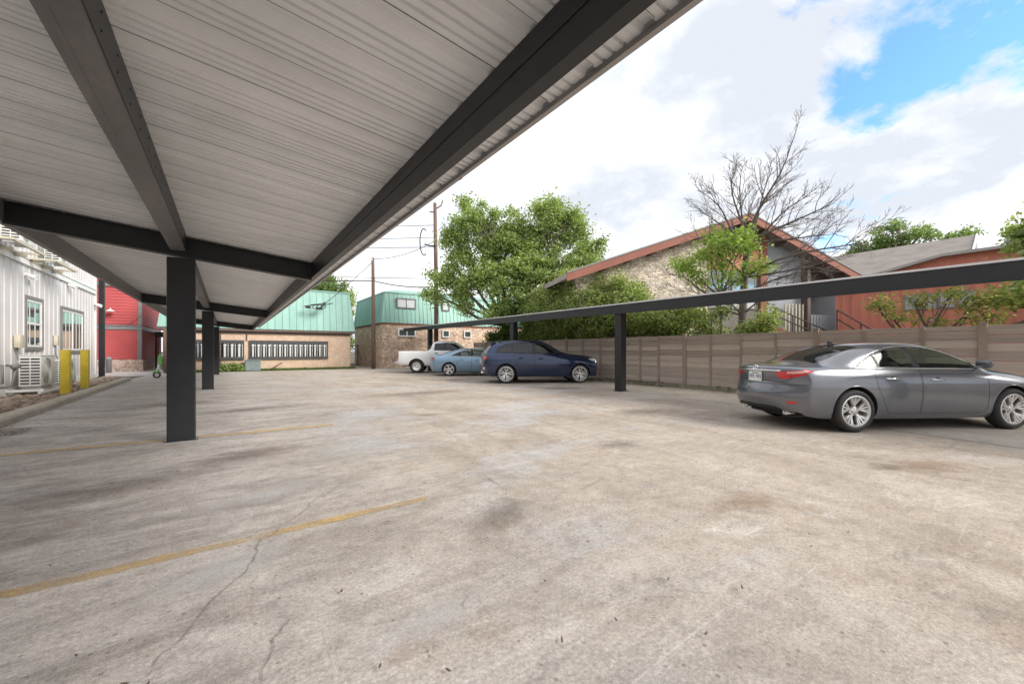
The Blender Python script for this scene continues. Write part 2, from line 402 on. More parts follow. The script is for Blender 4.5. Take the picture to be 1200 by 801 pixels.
# sky and exposure settings
CLOUD_OFF = (7.3, 2.2, 0.); CLEAR_AMT = .16; COV0 = .42; CLOUD_L = .52
SUN_E = 1.7; SUN_ANG = 26.; EXPOSURE = 1.45
M['galv'] = pm('galvanised_bolt', (.4, .39, .38), .45, .6, .2, 20)
# ------------------------------------------------------------------ ground
def sheet(name, poly, z, mat, sub=None, kind='structure'):
    mb = MB(); mb.add([(x, y, z) for x, y in poly], [list(range(len(poly)))])
    return tag(mb.build(name, mat), kind=kind)
sheet('ground', [(-400, -300), (400, -300), (400, 500), (-400, 500)], -.02, M['street'])
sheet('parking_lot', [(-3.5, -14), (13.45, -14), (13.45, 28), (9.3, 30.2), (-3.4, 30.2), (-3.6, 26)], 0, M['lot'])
# parking pad along the fence, a slightly different pour
sheet('parking_pad', [(8.6, -10), (8.55, .3), (8.8, 1.8), (9.9, 4.86), (11.4, 12.3), (11.8, 17), (12.1, 26), (13.44, 26), (13.44, -10)], .004, M['pad'])
sheet('dirt_yard', [(13.45, -14), (60, -14), (60, 60), (13.45, 60)], -.012, M['earth'])
sheet('sidewalk', [(-30, 27.6), (-3.75, 27.6), (-3.0, 29.0), (-3.2, 60), (-30, 60)], .004, M['concrete_light'])
sheet('alley_pavement', [(7.5, 30.2), (9.4, 30.2), (9.4, 40), (7.5, 40)], -.008, M['pad'])
# fence foot: low concrete lip
mb = MB()
for i in range(14):
    y0 = -6 + i * 2.2; mb.rbox(13.1 + rnd.uniform(-.02, .02), y0, -.05, 13.46, y0 + 2.17, .055 + rnd.uniform(0, .02), .015)
tag(mb.build('kerb_strip', M['concrete_kerb']), kind='structure')

# painted stall lines
def line(name, x0, y0, x1, y1, w, mat, z=.004):
    dx, dy = x1 - x0, y1 - y0; l = math.hypot(dx, dy); nx, ny = -dy / l * w / 2, dx / l * w / 2
    n = 40; poly = []
    mb = MB(); vs = []
    for i in range(n + 1):
        t = i / n; a = rnd.uniform(-.006, .006); b = rnd.uniform(-.006, .006)
        vs += [(x0 + dx*t + nx*(1+a/w*2), y0 + dy*t + ny*(1+a/w*2), z), (x0 + dx*t - nx*(1+b/w*2), y0 + dy*t - ny*(1+b/w*2), z)]
    mb.add(vs, [[2*i, 2*i+1, 2*i+3, 2*i+2] for i in range(n)])
    return tag(mb.build(name, mat), kind='structure')
line('parking_line', -2.9, 3.28, 1.42, 3.27, .1, M['line'])
line('parking_line', -2.95, 7.72, 1.5, 7.47, .17, M['line_faint'])
line('parking_line', -3.0, 16.95, 1.5, 16.8, .1, M['line_faint'])

# cracks: thin ragged dark strips
def crack(pts, w=.012, jit=.085, seed=1):
    r = random.Random(seed); P = [Vector((x, y, 0)) for x, y in pts]
    for _ in range(4):
        Q = [P[0]]
        for a, b in zip(P, P[1:]):
            l = (b - a).length; m_ = (a + b) / 2 + Vector((r.uniform(-1, 1), r.uniform(-1, 1), 0)) * l * jit * 1.6
            Q += [m_, b]
        P = Q
    vs = []; n = len(P)
    for i, p in enumerate(P):
        t = (P[min(i+1, n-1)] - P[max(i-1, 0)]).normalized(); s = Vector((-t.y, t.x, 0))
        ww = .46 * w * (.25 + r.random()) * (.3 + .7 * math.sin(PI * min(1, max(0, (i + .5) / n))))
        vs += [(p + s * ww * .5)[:2] + (.0075,), (p - s * ww * .5)[:2] + (.0075,)]
    return vs, [[2*i, 2*i+1, 2*i+3, 2*i+2] for i in range(n - 1)]
mb = MB()
for k, (pts, w) in enumerate([
    ([(-.28, 2.1), (-.15, 2.35), (.02, 2.7), (.15, 3.1), (.29, 3.28), (.8, 3.99), (1.1, 4.61)], .017),
    ([(.12, 1.81), (.16, 2.06), (.27, 2.24)], .011), ([(.95, 1.72), (.98, 1.8), (1.06, 1.86)], .008),
    ([(2.17, 3.66), (2.14, 3.36), (2.11, 3.08)], .014), ([(2.56, 2.68), (3.04, 2.72), (3.46, 2.73)], .012),
    ([(5.6, .9), (7.0, .35), (8.5, -.1)], .012), ([(5.0, 1.7), (6.2, 1.1), (7.4, .8)], .012),
    ([(-2.8, 9.8), (-.6, 10.2), (2.5, 10.6)], .02), ([(2.5, 10.6), (6, 9.5), (9.6, 8.4)], .012),
    ([(-.5, 13.5), (3.5, 13.9), (8, 13.0)], .02), ([(2.0, 8.3), (2.4, 9.3), (2.1, 10.4)], .016),
    ([(5.1, 4.7), (6.6, 5.1), (8.2, 4.9)], .012), ([(2.4, 17), (2.7, 22), (2.2, 28)], .02), ([(-3, 21), (3, 21.5), (10, 20.8)], .02),
    ([(3.0, 1.3), (3.4, 1.0)], .008), ([(3.9, 2.0), (4.2, 1.75)], .008)]):
    mb.add(*crack(pts, w, seed=k + 3))
tag(mb.build('pavement_crack', M['crack']), kind='structure')

# oil drips, rust, cement wash: thin irregular films on the slab
def stain(x, y, rx, ry, rot, mat, z):
    n = 28; vs = []; c, s_ = math.cos(R(rot)), math.sin(R(rot))
    for i in range(n):
        a = 2*PI*i/n; u, w_ = rx*math.cos(a), ry*math.sin(a); vs.append((u, w_, 0))
    mb = MB(); mb.add(vs, [list(range(n))]); o = mb.build('floor_stain', M[mat]); o.location = (x, y, z); o.rotation_euler = (0, 0, R(rot)); tag(o, kind='structure')
for i, q in enumerate([(-.9, 5.2, 1.1, .6, 10, 'stain_dark'), (-1.6, 4.3, 1.3, .5, -5, 'stain_dark'), (.2, 5.9, .9, .5, 30, 'stain_dark'), (1.75, 2.6, .6, .3, 40, 'stain_dark'),
    (.8, 1.78, .42, .16, 6, 'stain_pale'), (1.4, 5.6, 1.2, .7, 40, 'stain_pale'), (2.3, 8.2, 1.4, .8, 20, 'stain_pale'), (.3, 4.2, .7, .3, 25, 'stain_pale'), (6.3, .95, .7, .3, -20, 'stain_rust'), (5.9, 1.2, .25, .2, 0, 'stain_dark'), (3.6, 1.6, .5, .3, 0, 'stain_rust'),
    (4.4, 3.6, .5, .35, 10, 'stain_dark'), (3.3, 7.5, .35, .2, 0, 'stain_dark'), (9.4, 10.2, 1.2, .6, -30, 'stain_dark'), (8.2, 16, 1.5, .8, -30, 'stain_dark'), (.5, 10.5, 1.6, .6, 5, 'stain_dark'), (-1.2, 12.6, 1.5, .6, -6, 'stain_dark'), (-1.7, 2.4, .9, .4, 12, 'stain_dark'), (.0, 2.9, .6, .25, 30, 'stain_pale'), (5.2, 6.5, 1.6, .8, -15, 'stain_pale'), (7.3, 5.2, 1.3, .6, -15, 'stain_dark'), (4.8, 11.5, 2.2, .8, 5, 'stain_dark')]):
    stain(*q, .0052 + i * .00008)
# slab joints, filled with dirt
mb = MB()
for x0, y0, x1, y1 in ((6.0, -6, 6.0, 30), (-3.0, 5.45, 8.9, 5.45), (-3.1, 14.6, 11.2, 14.6), (-3.2, 22.4, 11.6, 22.4)):
    d = V2 = Vector((x1 - x0, y1 - y0)); n = int(d.length / .25); nx = Vector((-d.y, d.x)).normalized(); vs = []
    for i in range(n + 1):
        p = Vector((x0, y0)) + d * i / n + nx * rnd.uniform(-.004, .004); w_ = .0035 * (rnd.random() ** 1.5 + .15); vs += [(p.x + nx.x*w_, p.y + nx.y*w_, .0074), (p.x - nx.x*w_, p.y - nx.y*w_, .0074)]
    mb.add(vs, [[2*i, 2*i+1, 2*i+3, 2*i+2] for i in range(n)])
tag(mb.build('pavement_joint', M['joint']), kind='structure')

# loose leaves, twigs and grit on the concrete
mb = MB(); r = random.Random(4)
def chip(x, y, l, w, z=.012):
    a = r.uniform(0, PI); c, s = math.cos(a), math.sin(a); h = r.uniform(.004, .012)
    p = [(-l, 0), (-.3*l, w), (.5*l, .8*w), (l, 0), (.4*l, -w), (-.4*l, -.8*w)]
    mb.add([(x + c*u - s*v, y + s*u + c*v, z + h * (abs(u) / l) + r.uniform(0, .004)) for u, v in p], [list(range(6))])
for i in range(420):
    chip(r.uniform(-2.5, 9), r.uniform(.8, 16), r.uniform(.006, .02), r.uniform(.003, .007))
for x, y in ((4.6, 2.05), (3.3, 1.05), (3.55, .9), (3.1, .98), (5.2, 1.9), (-.25, 2.05), (-.32, 2.1), (.5, 1.62), (1.2, 1.3), (1.5, 1.25), (2.0, 1.3), (2.25, 1.02), (2.6, 4.1), (6.1, 1.5), (1.75, .95)):
    chip(x, y, r.uniform(.014, .026), r.uniform(.003, .006))
for i in range(500):
    chip(r.uniform(12.4, 13.3), r.uniform(3, 22), r.uniform(.02, .06), r.uniform(.01, .03))
for i in range(120):   # twigs by the left kerb
    chip(r.uniform(-3.1, -2.6), r.gauss(9.6, .35), r.uniform(.02, .09), r.uniform(.004, .012), .02)
tag(mb.build('leaf_litter', M['litter']), kind='stuff')

# ------------------------------------------------------------------ left kerb and gravel strip
mb = MB(); xs = []
ky = [-12 + i * .8 for i in range(46)]
def kx(y): return -3.02 - max(0, (y - 8)) * .026 - (max(0, y - 23.3) ** 2) * .035
prof = [(0, -.03), (-.015, .1), (-.05, .135), (-.26, .14), (-.3, .12), (-.3, -.03)]
prof_n = len(prof)
vs = []; fs = []
for i, y in enumerate(ky):
    if y > 27.6: break
    for a, z in prof: vs.append((kx(y) + a + rnd.uniform(-.006, .006), y, z + rnd.uniform(-.005, .005)))
nk = len(vs) // prof_n
for i in range(nk - 1):
    for j in range(prof_n - 1): fs.append([i*prof_n+j, i*prof_n+j+1, (i+1)*prof_n+j+1, (i+1)*prof_n+j])
fs.append(list(range(prof_n))); fs.append([(nk-1)*prof_n + j for j in range(prof_n)])
mb.add(vs, fs)
kerb_o = tag(mb.build('kerb', M['concrete_kerb']), kind='structure')
mb = MB()
vs = []
for i in range(nk): vs += [(kx(ky[i]) - .28, ky[i], .07), (-4.78, ky[i], .07)]
mb.add(vs, [[2*i, 2*i+1, 2*i+3, 2*i+2] for i in range(nk - 1)])
tag(mb.build('dirt_strip', M['earth']), kind='structure')
mb = MB(); r = random.Random(11)
for i in range(1500):
    y = r.uniform(9, 26); x = r.uniform(-4.72, kx(y) - .33); s = r.uniform(.02, .07) * (1.4 if x < -4.2 else 1)
    bm = bmesh.new(); bmesh.ops.create_icosphere(bm, subdivisions=1, radius=s)
    sc = (r.uniform(.7, 1.3), r.uniform(.7, 1.3), r.uniform(.4, .7))
    vs = [(x + v.co.x*sc[0]*r.uniform(.85, 1.1), y + v.co.y*sc[1], .08 + v.co.z*sc[2]) for v in bm.verts]
    bm.verts.ensure_lookup_table(); mb.add(vs, [[v.index for v in f.verts] for f in bm.faces]); bm.free()
tag(mb.build('gravel', M['gravel']), kind='stuff')

# ------------------------------------------------------------------ near carport (left)
SL = -.1
def dz(x): return 2.784 + SL * (x - 1.15)      # underside of the roof sheet
YB, YE = -7.0, 28.2
cp = empty('carport', (-.54, 7.4, 0), 0, 'dark steel carport with ribbed grey ceiling on square posts over the near stalls', 'carport')
def cpart(mb, name, mat): 
    o = mb.build(name, mat, cp); o.location = (.54, -7.4, 0); return o
# ribbed sheet
P = .355
prof = [(0, 0), (.008, .004), (.016, 0), (.052, 0), (.055, .013), (.072, .013), (.075, 0), (.117, 0), (.12, .013), (.137, .013), (.14, 0), (.18, 0), (.183, .013), (.2, .013), (.203, 0), (.25, 0), (.27, .026), (.31, .026), (.33, 0)]
ys = []
k = 0; y = YB
while y < YE:
    for a, hh in prof: ys.append((YB + k * P + a, hh))
    k += 1; y = YB + k * P
ys = [q for q in ys if q[0] <= YE]
vs = []; xs2 = [-2.42, 1.54]
for yy, hh in ys:
    for x in xs2: vs.append((x, yy, dz(x) + hh))
nv = len(ys)
fs = [[2*i, 2*i+1, 2*i+3, 2*i+2] for i in range(nv - 1)]
off = len(vs)
vs += [(x, y_, z + .0015) for x, y_, z in vs]
fs += [[off + q for q in f] for f in fs]
mb = MB(); mb.add(vs, fs)
mb.cur = 1
for k in range(int((YE - YB) / P)):     # side laps every third rib: a dark gap, screws beside it
    yy = YB + k * P + .242
    if True:
        g_ = .0035 if k % 3 == 0 else .0014
        mb.add([(-2.4, yy, dz(-2.4) - .0025), (1.52, yy, dz(1.52) - .0025), (1.52, yy + g_, dz(1.52) - .0025), (-2.4, yy + g_, dz(-2.4) - .0025), (-2.4, yy, dz(-2.4) - .001), (1.52, yy, dz(1.52) - .001), (1.52, yy + g_, dz(1.52) - .001), (-2.4, yy + g_, dz(-2.4) - .001)], [(0,1,2,3), (7,6,5,4), (0,4,5,1), (1,5,6,2), (2,6,7,3), (3,7,4,0)])
cpart(mb, 'roof_deck', [M['deck'], M['lap_seam']])
# edge trim on the lot side: upright face and small bottom return
mb = MB()
x = 1.54; zt = dz(x)
mb.box(x - .002, YB, zt - .034, x + .03, YE, zt - .018); mb.box(x + .022, YB, zt - .017, x + .03, YE, zt + .075)
mb.box(x - .09, YB, zt + .052, x + .021, YE, zt + .06)
for yy in (2.9, 9.0, 15.1, 21.2): mb.box(x - .004, yy, zt - .037, x + .033, yy + .05, zt - .012)
cpart(mb, 'roof_trim', M['trim_grey'])
mb = MB(); x = -2.42; zt = dz(x); mb.box(x - .03, YB, zt - .02, x - .004, YE, zt + .075)
cpart(mb, 'roof_trim', M['trim_grey'])
mb = MB(); mb.box(-2.4, YE - .01, dz(1.5) - .02, -2.39, YE, dz(1.5))
# end fascia follows the slope
mb = MB()
mb.add([(-2.42, YE, dz(-2.42) - .05), (1.54, YE, dz(1.54) - .05), (1.54, YE, dz(1.54) + .07), (-2.42, YE, dz(-2.42) + .07),
        (-2.42, YE + .03, dz(-2.42) - .05), (1.54, YE + .03, dz(1.54) - .05), (1.54, YE + .03, dz(1.54) + .07), (-2.42, YE + .03, dz(-2.42) + .07)],
       [(0,1,2,3), (4,5,6,7), (0,1,5,4), (1,2,6,5), (2,3,7,6), (3,0,4,7)])
cpart(mb, 'roof_trim', M['trim_grey'])
# lot-side purlin: C section, web towards the stalls, lower flange out
def cee(mb, xw, dirn, zb, zt, fl, th=.006, lip=.022):
    a, b = sorted((xw, xw + dirn * th)); mb.box(a, YB + .02, zb, b, YE - .02, zt)
    a, b = sorted((xw + dirn * th, xw + dirn * fl))
    mb.box(a, YB + .02, zb, b, YE - .02, zb + th); mb.box(a, YB + .02, zt - th, b, YE - .02, zt)
    a, b = sorted((xw + dirn * (fl - th), xw + dirn * fl)); mb.box(a, YB + .02, zb + th, b, YE - .02, zb + lip)
mb = MB(); cee(mb, 1.15, 1, 2.519, 2.781, .075)
mb.box(1.146, YB + .02, 2.66, 1.1499, YE - .02, 2.664)
cpart(mb, 'edge_purlin', M['steel_dark'])
# wall-side purlin
zt = dz(-2.2) - .004
mb = MB(); cee(mb, -2.2, -1, 2.85, zt - .003, .08); cpart(mb, 'edge_purlin', M['steel_brown'])
# middle purlin: two lipped sections face to face, seam below, bolts on the web
mb = MB(); zb, zt = 2.73, dz(-.484) - .003
mb.cur = 0
mb.box(-.61, YB + .02, zb, -.49, YE - .02, zb + .006)                       # bottom
mb.box(-.664, YB + .02, zb - .002, -.61, YE - .02, zb + .02)                 # lipped edge
mb.box(-.664, YB + .02, zb + .02, -.658, YE - .02, zt)
mb.cur = 1
mb.box(-.49, YB + .02, zb - .006, -.484, YE - .02, zt)                       # right web
for i in range(60):
    yy = .6 + i * .34
    for zz in (zb + .06, zb + .15): mb.lathe([(0, .006), (.006, .005), (.007, 0)], Matrix.Translation((-.484, yy, zz)) @ Matrix.Rotation(PI/2, 4, 'Y'), 6)
cpart(mb, 'middle_purlin', [M['steel_brown'], M['steel_dark']])
# cross beams and posts
for yb in (-2.0, 7.4, 16.8, 27.1):
    if yb > 0:
        mb = MB(); w = .24 if yb == 7.4 else .3
        mb.rbox(-.705, yb - .01, 0, -.385, yb + .15, dz(-.54) - .33, .012)
        mb.rbox(-.73, yb - .03, 0, -.36, yb + .17, .012, .003)
        po = cpart(mb, 'post', M['steel_column'])
        for bx, by in ((-.715, yb), (-.375, yb), (-.715, yb + .14), (-.375, yb + .14)):
            mb = MB(); mb.lathe([(0, .022), (.01, .022), (.011, .012), (.011, 0)], Matrix.Translation((bx, by, .012)), 6); mb.build('anchor_bolt', M['galv'], po)
    mb = MB()
    for x0, x1 in ((-2.193, -.668), (-.48, 1.146)):
        pass
    A, B = -2.193, 1.146
    def slab(x0, x1, o0, o1, y0, y1):
        mb.add([(x0, y0, dz(x0)+o0), (x1, y0, dz(x1)+o0), (x1, y0, dz(x1)+o1), (x0, y0, dz(x0)+o1),
                (x0, y1, dz(x0)+o0), (x1, y1, dz(x1)+o0), (x1, y1, dz(x1)+o1), (x0, y1, dz(x0)+o1)],
               [(0,1,2,3), (7,6,5,4), (0,4,5,1), (1,5,6,2), (2,6,7,3), (3,7,4,0)])
    slab(A, B, -.298, -.034, yb + .05, yb + .09)
    slab(A, B, -.306, -.2985, yb, yb + .14)
    slab(A, B, -.0335, -.026, yb, yb + .14)
    slab(A, B, -.298, -.27, yb, yb + .006); 
    cpart(mb, 'cross_beam', M['steel_dark'])

# ------------------------------------------------------------------ far carport (right, over the parked cars)
DX = .02604
def fx(y): return 9.885 + DX * y
def fb(y): return 2.372 + .0122 * y
def ft(y): return 2.715 + .0095 * y
Y0, Y1 = -5.0, 28.8
c2 = empty('carport', (fx(8.38) + .17, 8.38, 0), 0, 'low dark carport over the parked cars with a long flat charcoal fascia', 'carport')
def c2part(mb, name, mat):
    o = mb.build(name, mat, c2); o.location = (-(fx(8.38) + .17), -8.38, 0); return o
def ribbon(mb, offs0, offs1, zf0, zf1):
    vs = []
    for y in (Y0, Y1):
        vs += [(fx(y)+offs0, y, zf0(y)), (fx(y)+offs1, y, zf0(y)), (fx(y)+offs1, y, zf1(y)), (fx(y)+offs0, y, zf1(y))]
    mb.add(vs, [(0,1,2,3), (7,6,5,4), (0,4,5,1), (1,5,6,2), (2,6,7,3), (3,7,4,0)])
mb = MB(); ribbon(mb, .0, .05, fb, lambda y: ft(y) - .04); ribbon(mb, -.012, .0, fb, lambda y: fb(y) + .012); c2part(mb, 'fascia', M['steel_dark'])
mb = MB(); ribbon(mb, -.03, .06, lambda y: ft(y) - .037, ft); c2part(mb, 'roof_trim', M['trim_light'])
# sheet rising towards the fence
W2 = 3.35
mb = MB(); vs = []; n = 0
yy = Y0 + .02
k = 0
while True:
    done = False
    for a, hh in ((0, 0), (.25, 0), (.275, .035), (.31, .035), (.335, 0)):
        y = Y0 + .02 + k * P + a
        if y > Y1: done = True; break
        vs += [(fx(y) + .062, y, ft(y) - .06 + hh), (fx(y) + W2, y, ft(y) - .06 + .36 + hh)]; n += 1
    if done: break
    k += 1
fs = [[2*i, 2*i+1, 2*i+3, 2*i+2] for i in range(n - 1)]; off = len(vs)
vs += [(a, b, c + .002) for a, b, c in vs]; fs += [[q + off for q in f] for f in fs]
mb.add(vs, fs); c2part(mb, 'roof_deck', M['deck'])
mb = MB()
for y in (Y1,):
    z0, z1 = ft(y) - .1, ft(y) - .1 + .36
    mb.add([(fx(y), y, z0), (fx(y) + W2, y, z1), (fx(y) + W2, y, z1 + .14), (fx(y), y, z0 + .1), (fx(y), y + .03, z0), (fx(y) + W2, y + .03, z1), (fx(y) + W2, y + .03, z1 + .14), (fx(y), y + .03, z0 + .1)],
           [(0,1,2,3), (7,6,5,4), (0,4,5,1), (1,5,6,2), (2,6,7,3), (3,7,4,0)])
c2part(mb, 'roof_trim', M['trim_grey'])
for y in (-2.2, 8.38, 14.45, 24.1):
    px_ = fx(y) + .17
    mb = MB(); mb.rbox(px_ - .13, y - .13, 0, px_ + .13, y + .13, fb(y) + .13, .012); mb.rbox(px_ - .17, y - .17, 0, px_ + .17, y + .17, .018, .003)
    c2part(mb, 'post', M['steel_column'])
    mb = MB(); x0, x1 = px_ - .1, px_ + 3.05
    z0, z1 = ft(y) - .09, ft(y) - .09 + .33
    mb.add([(x0, y-.05, z0-.17), (x1, y-.05, z1-.15), (x1, y-.05, z1), (x0, y-.05, z0), (x0, y+.05, z0-.17), (x1, y+.05, z1-.15), (x1, y+.05, z1), (x0, y+.05, z0)],
           [(0,1,2,3), (7,6,5,4), (0,4,5,1), (1,5,6,2), (2,6,7,3), (3,7,4,0)])
    c2part(mb, 'cross_beam', M['steel_dark'])

# ------------------------------------------------------------------ wooden fence
FX = 13.6; FH = 1.86
fence = empty('wooden_fence', (FX, 8, 0), 0, 'weathered grey brown fence of wide horizontal boards behind the parked cars', 'fence')
fpy = [-12, -10.6, -9.2, -7.8, -6.4, -4.9, -3.4, -1.9, -.5, 1.1, 2.04, 3.12, 4.16, 5.19, 6.2, 7.2, 8.16, 9.24, 10.08, 11.2, 12.2, 13.3, 14.4, 15.6, 16.8, 18, 19.3, 20.6, 22, 23.4]
r = random.Random(5)
for i, (a, b) in enumerate(zip(fpy, fpy[1:])):
    mb = MB(); z = .07
    while z < FH - .05:
        hgt = min(r.uniform(.185, .235), FH - z)
        if FH - (z + hgt) < .09: hgt = FH - z
        x = FX + r.uniform(-.008, .008)
        mb.rbox(x, a + .005, z + .004, x + .035, b - .005, z + hgt - .004 + r.uniform(-.004, .002), .004)
        z += hgt
    o = mb.build('board_panel', M['wood_fence'], fence); o.location = (-FX, -8, 0)
for i, a in enumerate(fpy):
    wide = i in (9, 16, 22, 4, 12); w = .13 if wide else r.uniform(.055, .09)
    mb = MB(); mb.rbox(FX - .06 if wide else FX - .04, a - w/2, -.02, FX - .009, a + w/2, FH + (.04 if wide else r.uniform(-.03, .02)), .006)
    if wide: mb.rbox(FX - .075, a - w/2 - .012, FH + .041, FX + .0, a + w/2 + .012, FH + .062, .004)
    o = mb.build('fence_post', M['wood_post'], fence); o.location = (-FX, -8, 0)

# ------------------------------------------------------------------ pale board-and-batten building on the left
WX = -4.8; WY1 = 25.2; WY0 = -9.0; WH = 7.6
bld = empty('grey_building', (WX, 16, 0), 0, 'pale grey board and batten building with wall mounted air conditioners beside the kerb', 'building')
def bpart(mb, name, mat, parent=None):
    o = mb.build(name, mat, parent or bld)
    if parent is None: o.location = (-WX, -16, 0)
    return o
mb = MB(); mb.box(-14, WY0, -.1, WX, WY1, WH)
y = WY0 + .2
while y < WY1 - .15:
    mb.box(WX, y - .02, .3, WX + .02, y + .02, 3.78); y += .405
y = WY0 + .2
while y < WY1 - .15:
    mb.box(WX, y - .015, 3.97, WX + .018, y + .015, WH); y += .3
bpart(mb, 'wall', M['siding_grey'])
mb = MB(); mb.box(WX, WY0, 3.79, WX + .06, WY1 - .12, 3.96); mb.box(WX, WY0, 3.961, WX + .085, WY1 - .12, 3.99)
mb.box(WX, WY1 - .11, -.05, WX + .035, WY1 + .035, WH); mb.box(WX - .16, WY1 + .002, -.05, WX - .001, WY1 + .035, WH)
mb.box(WX, WY0, .06, WX + .03, WY1 - .12, .29)
bpart(mb, 'corner_trim', M['white_trim'])
mb = MB(); mb.box(-14.4, WY0 - .4, WH, WX + .5, WY1 + .4, WH + .18); bpart(mb, 'roof', M['trim_grey'])
def wall_window(y0, y1, z0, z1, kind):
    cas = MB()
    t = .11
    for a in ((y0, z0, y1, z0 + t), (y0, z1 - t, y1, z1), (y0, z0 + t + .002, y0 + t, z1 - t - .002), (y1 - t, z0 + t + .002, y1, z1 - t - .002)):
        cas.box(WX + .001, a[0], a[1], WX + .04, a[2], a[3])
    w = bpart(cas, 'window', M['window_grey'])
    fr = MB(); a0, a1, b0, b1 = y0 + t, y1 - t, z0 + t, z1 - t; s = .06
    for q in ((a0 + .002, b0 + .002, a1 - .002, b0 + s), (a0 + .002, b1 - s, a1 - .002, b1 - .002), (a0 + .002, b0 + s + .001, a0 + s, b1 - s - .001), (a1 - s, b0 + s + .001, a1 - .002, b1 - s - .001)):
        fr.box(WX + .001, q[0], q[1], WX + .03, q[2], q[3])
    if kind == 'hung': fr.box(WX + .001, a0 + s + .001, (b0+b1)/2 - .03, WX + .026, a1 - s - .001, (b0+b1)/2 + .03)
    else: fr.box(WX + .001, (a0+a1)/2 - .04, b0 + s + .001, WX + .026, (a0+a1)/2 + .04, b1 - s - .001)
    fr.build('sash', M['white_trim'], w)
    g = MB(); g.box(WX + .001, a0 + s - .01, b0 + s - .01, WX + .012, a1 - s + .01, b1 - s + .01); g.build('glass', M['mirror_glass'], w)
m, nt, p = new_mat('reflecting_window_glass'); M['mirror_glass'] = m
L(nt, ramp(nt, noise(nt, coords(nt), 1.5, 3), [(.3, (.05, .07, .07)), (.7, (.09, .12, .12))]), p.inputs['Base Color'])
p.inputs['Roughness'].default_value = .03; p.inputs['Metallic'].default_value = .0; p.inputs['Specular IOR Level'].default_value = 1.; p.inputs['Coat Weight'].default_value = 1.; p.inputs['Coat IOR'].default_value = 2.2
wall_window(17.55, 18.95, 1.3, 2.92, 'hung')
wall_window(20.6, 23.3, 1.2, 2.88, 'slide')
wall_window(13.4, 15.95, .9, 2.95, 'hung')

def minisplit(loc, rz, label, cat='air conditioner', group='outdoor units of the grey building', sc=1.):
    """casing with fan guard on the broad face (local -Y) and louvres on the short face (local -X side)"""
    t = empty('condenser_unit', loc, rz, label, cat, group)
    W, D, H = .86 * sc, .34 * sc, .68 * sc
    mb = MB(); mb.rbox(-W/2, -D/2, .06, W/2, D/2, H + .06, .02); mb.rbox(-W/2 - .006, -D/2 - .006, H + .061, W/2 + .006, D/2 + .006, H + .085, .008)
    mb.box(-W/2 + .08, -D/2 + .03, 0, -W/2 + .14, D/2 - .03, .06); mb.box(W/2 - .14, -D/2 + .03, 0, W/2 - .08, D/2 - .03, .06)
    smooth_by_angle(mb.build('casing', M['ac_white'], t))
    mb = MB(); c = (-W * .1, -D/2 - .004, H/2 + .06)
    for k in range(7):
        rr = H * .44 * (k + 1) / 7
        mb.tube([(c[0] + rr * math.cos(a), c[1] - .02 * (1 - (k/7)**2), c[2] + rr * math.sin(a)) for a in [2*PI*i/24 for i in range(25)]], .006, 5, False)
    for i in range(10):
        a = PI * 2 * i / 10; mb.tube([(c[0], c[1] - .022, c[2]), (c[0] + H*.45*math.cos(a), c[1], c[2] + H*.45*math.sin(a))], .005, 4)
    mb.build('fan_guard', M['ac_white'], t)
    mb = MB(); mb.lathe([(0, 0), (H * .45, 0), (H*.45, .004)], Matrix.Translation((c[0], -D/2 - .0015, c[2])) @ Matrix.Rotation(PI/2, 4, 'X'), 28)
    mb.build('fan_opening', M['ac_fan'], t)
    mb = MB()
    for col_ in (0, 1):
        y0 = -D/2 + .03 + col_ * (D/2 - .02)
        for k in range(9):
            z = .12 + k * (H - .08) / 9; mb.box(-W/2 - .004, y0, z, -W/2 + .002, y0 + D/2 - .045, z + .042)
    mb.build('louvre', M['dark_slot'], t)
    return t
ac0 = minisplit((-4.38, 16.95, .26), PI/2, 'white condenser unit on low brackets left of the yellow bollards', sc=1.22)
ac1 = copy_tree(ac0); ac1.location = (-4.42, 19.3, .2); ac1.scale = (.9,) * 3
ac1['label'] = 'white condenser unit near the ground, partly hidden behind the yellow bollards'
for (loc, lab) in (((-4.42, 15.8, 4.03), 'white condenser unit high on the grey wall, left of the two on brackets'), ((-4.42, 18.7, 4.03), 'white condenser unit high on the grey wall, right of the two on brackets')):
    c_ = copy_tree(ac0); c_.location = loc; c_.scale = (.82,) * 3; c_['label'] = lab
    br = empty('wall_bracket', (WX, loc[1], loc[2]), 0, lab.replace('white condenser unit', 'beige steel shelf bracket carrying the unit').replace(' on brackets', ''), 'bracket', 'brackets of the high outdoor units')
    mb = MB()
    mb.box(.02, -1.05, -.06, .62, -.98, -.004); mb.box(.02, .98, -.06, .62, 1.05, -.004)
    mb.box(.55, -.975, -.07, .62, .975, -.012); mb.box(.06, -.975, -.07, .12, .975, -.012)
    br.location = (WX, loc[1], loc[2])
    mb.build('shelf', M['bracket'], br)
    for yy in (-.9, .0, .9):
        mb = MB(); mb.box(.021, yy - .03, -.16, .3, yy + .03, -.0725)
        mb.build('strut', M['bracket'], br)
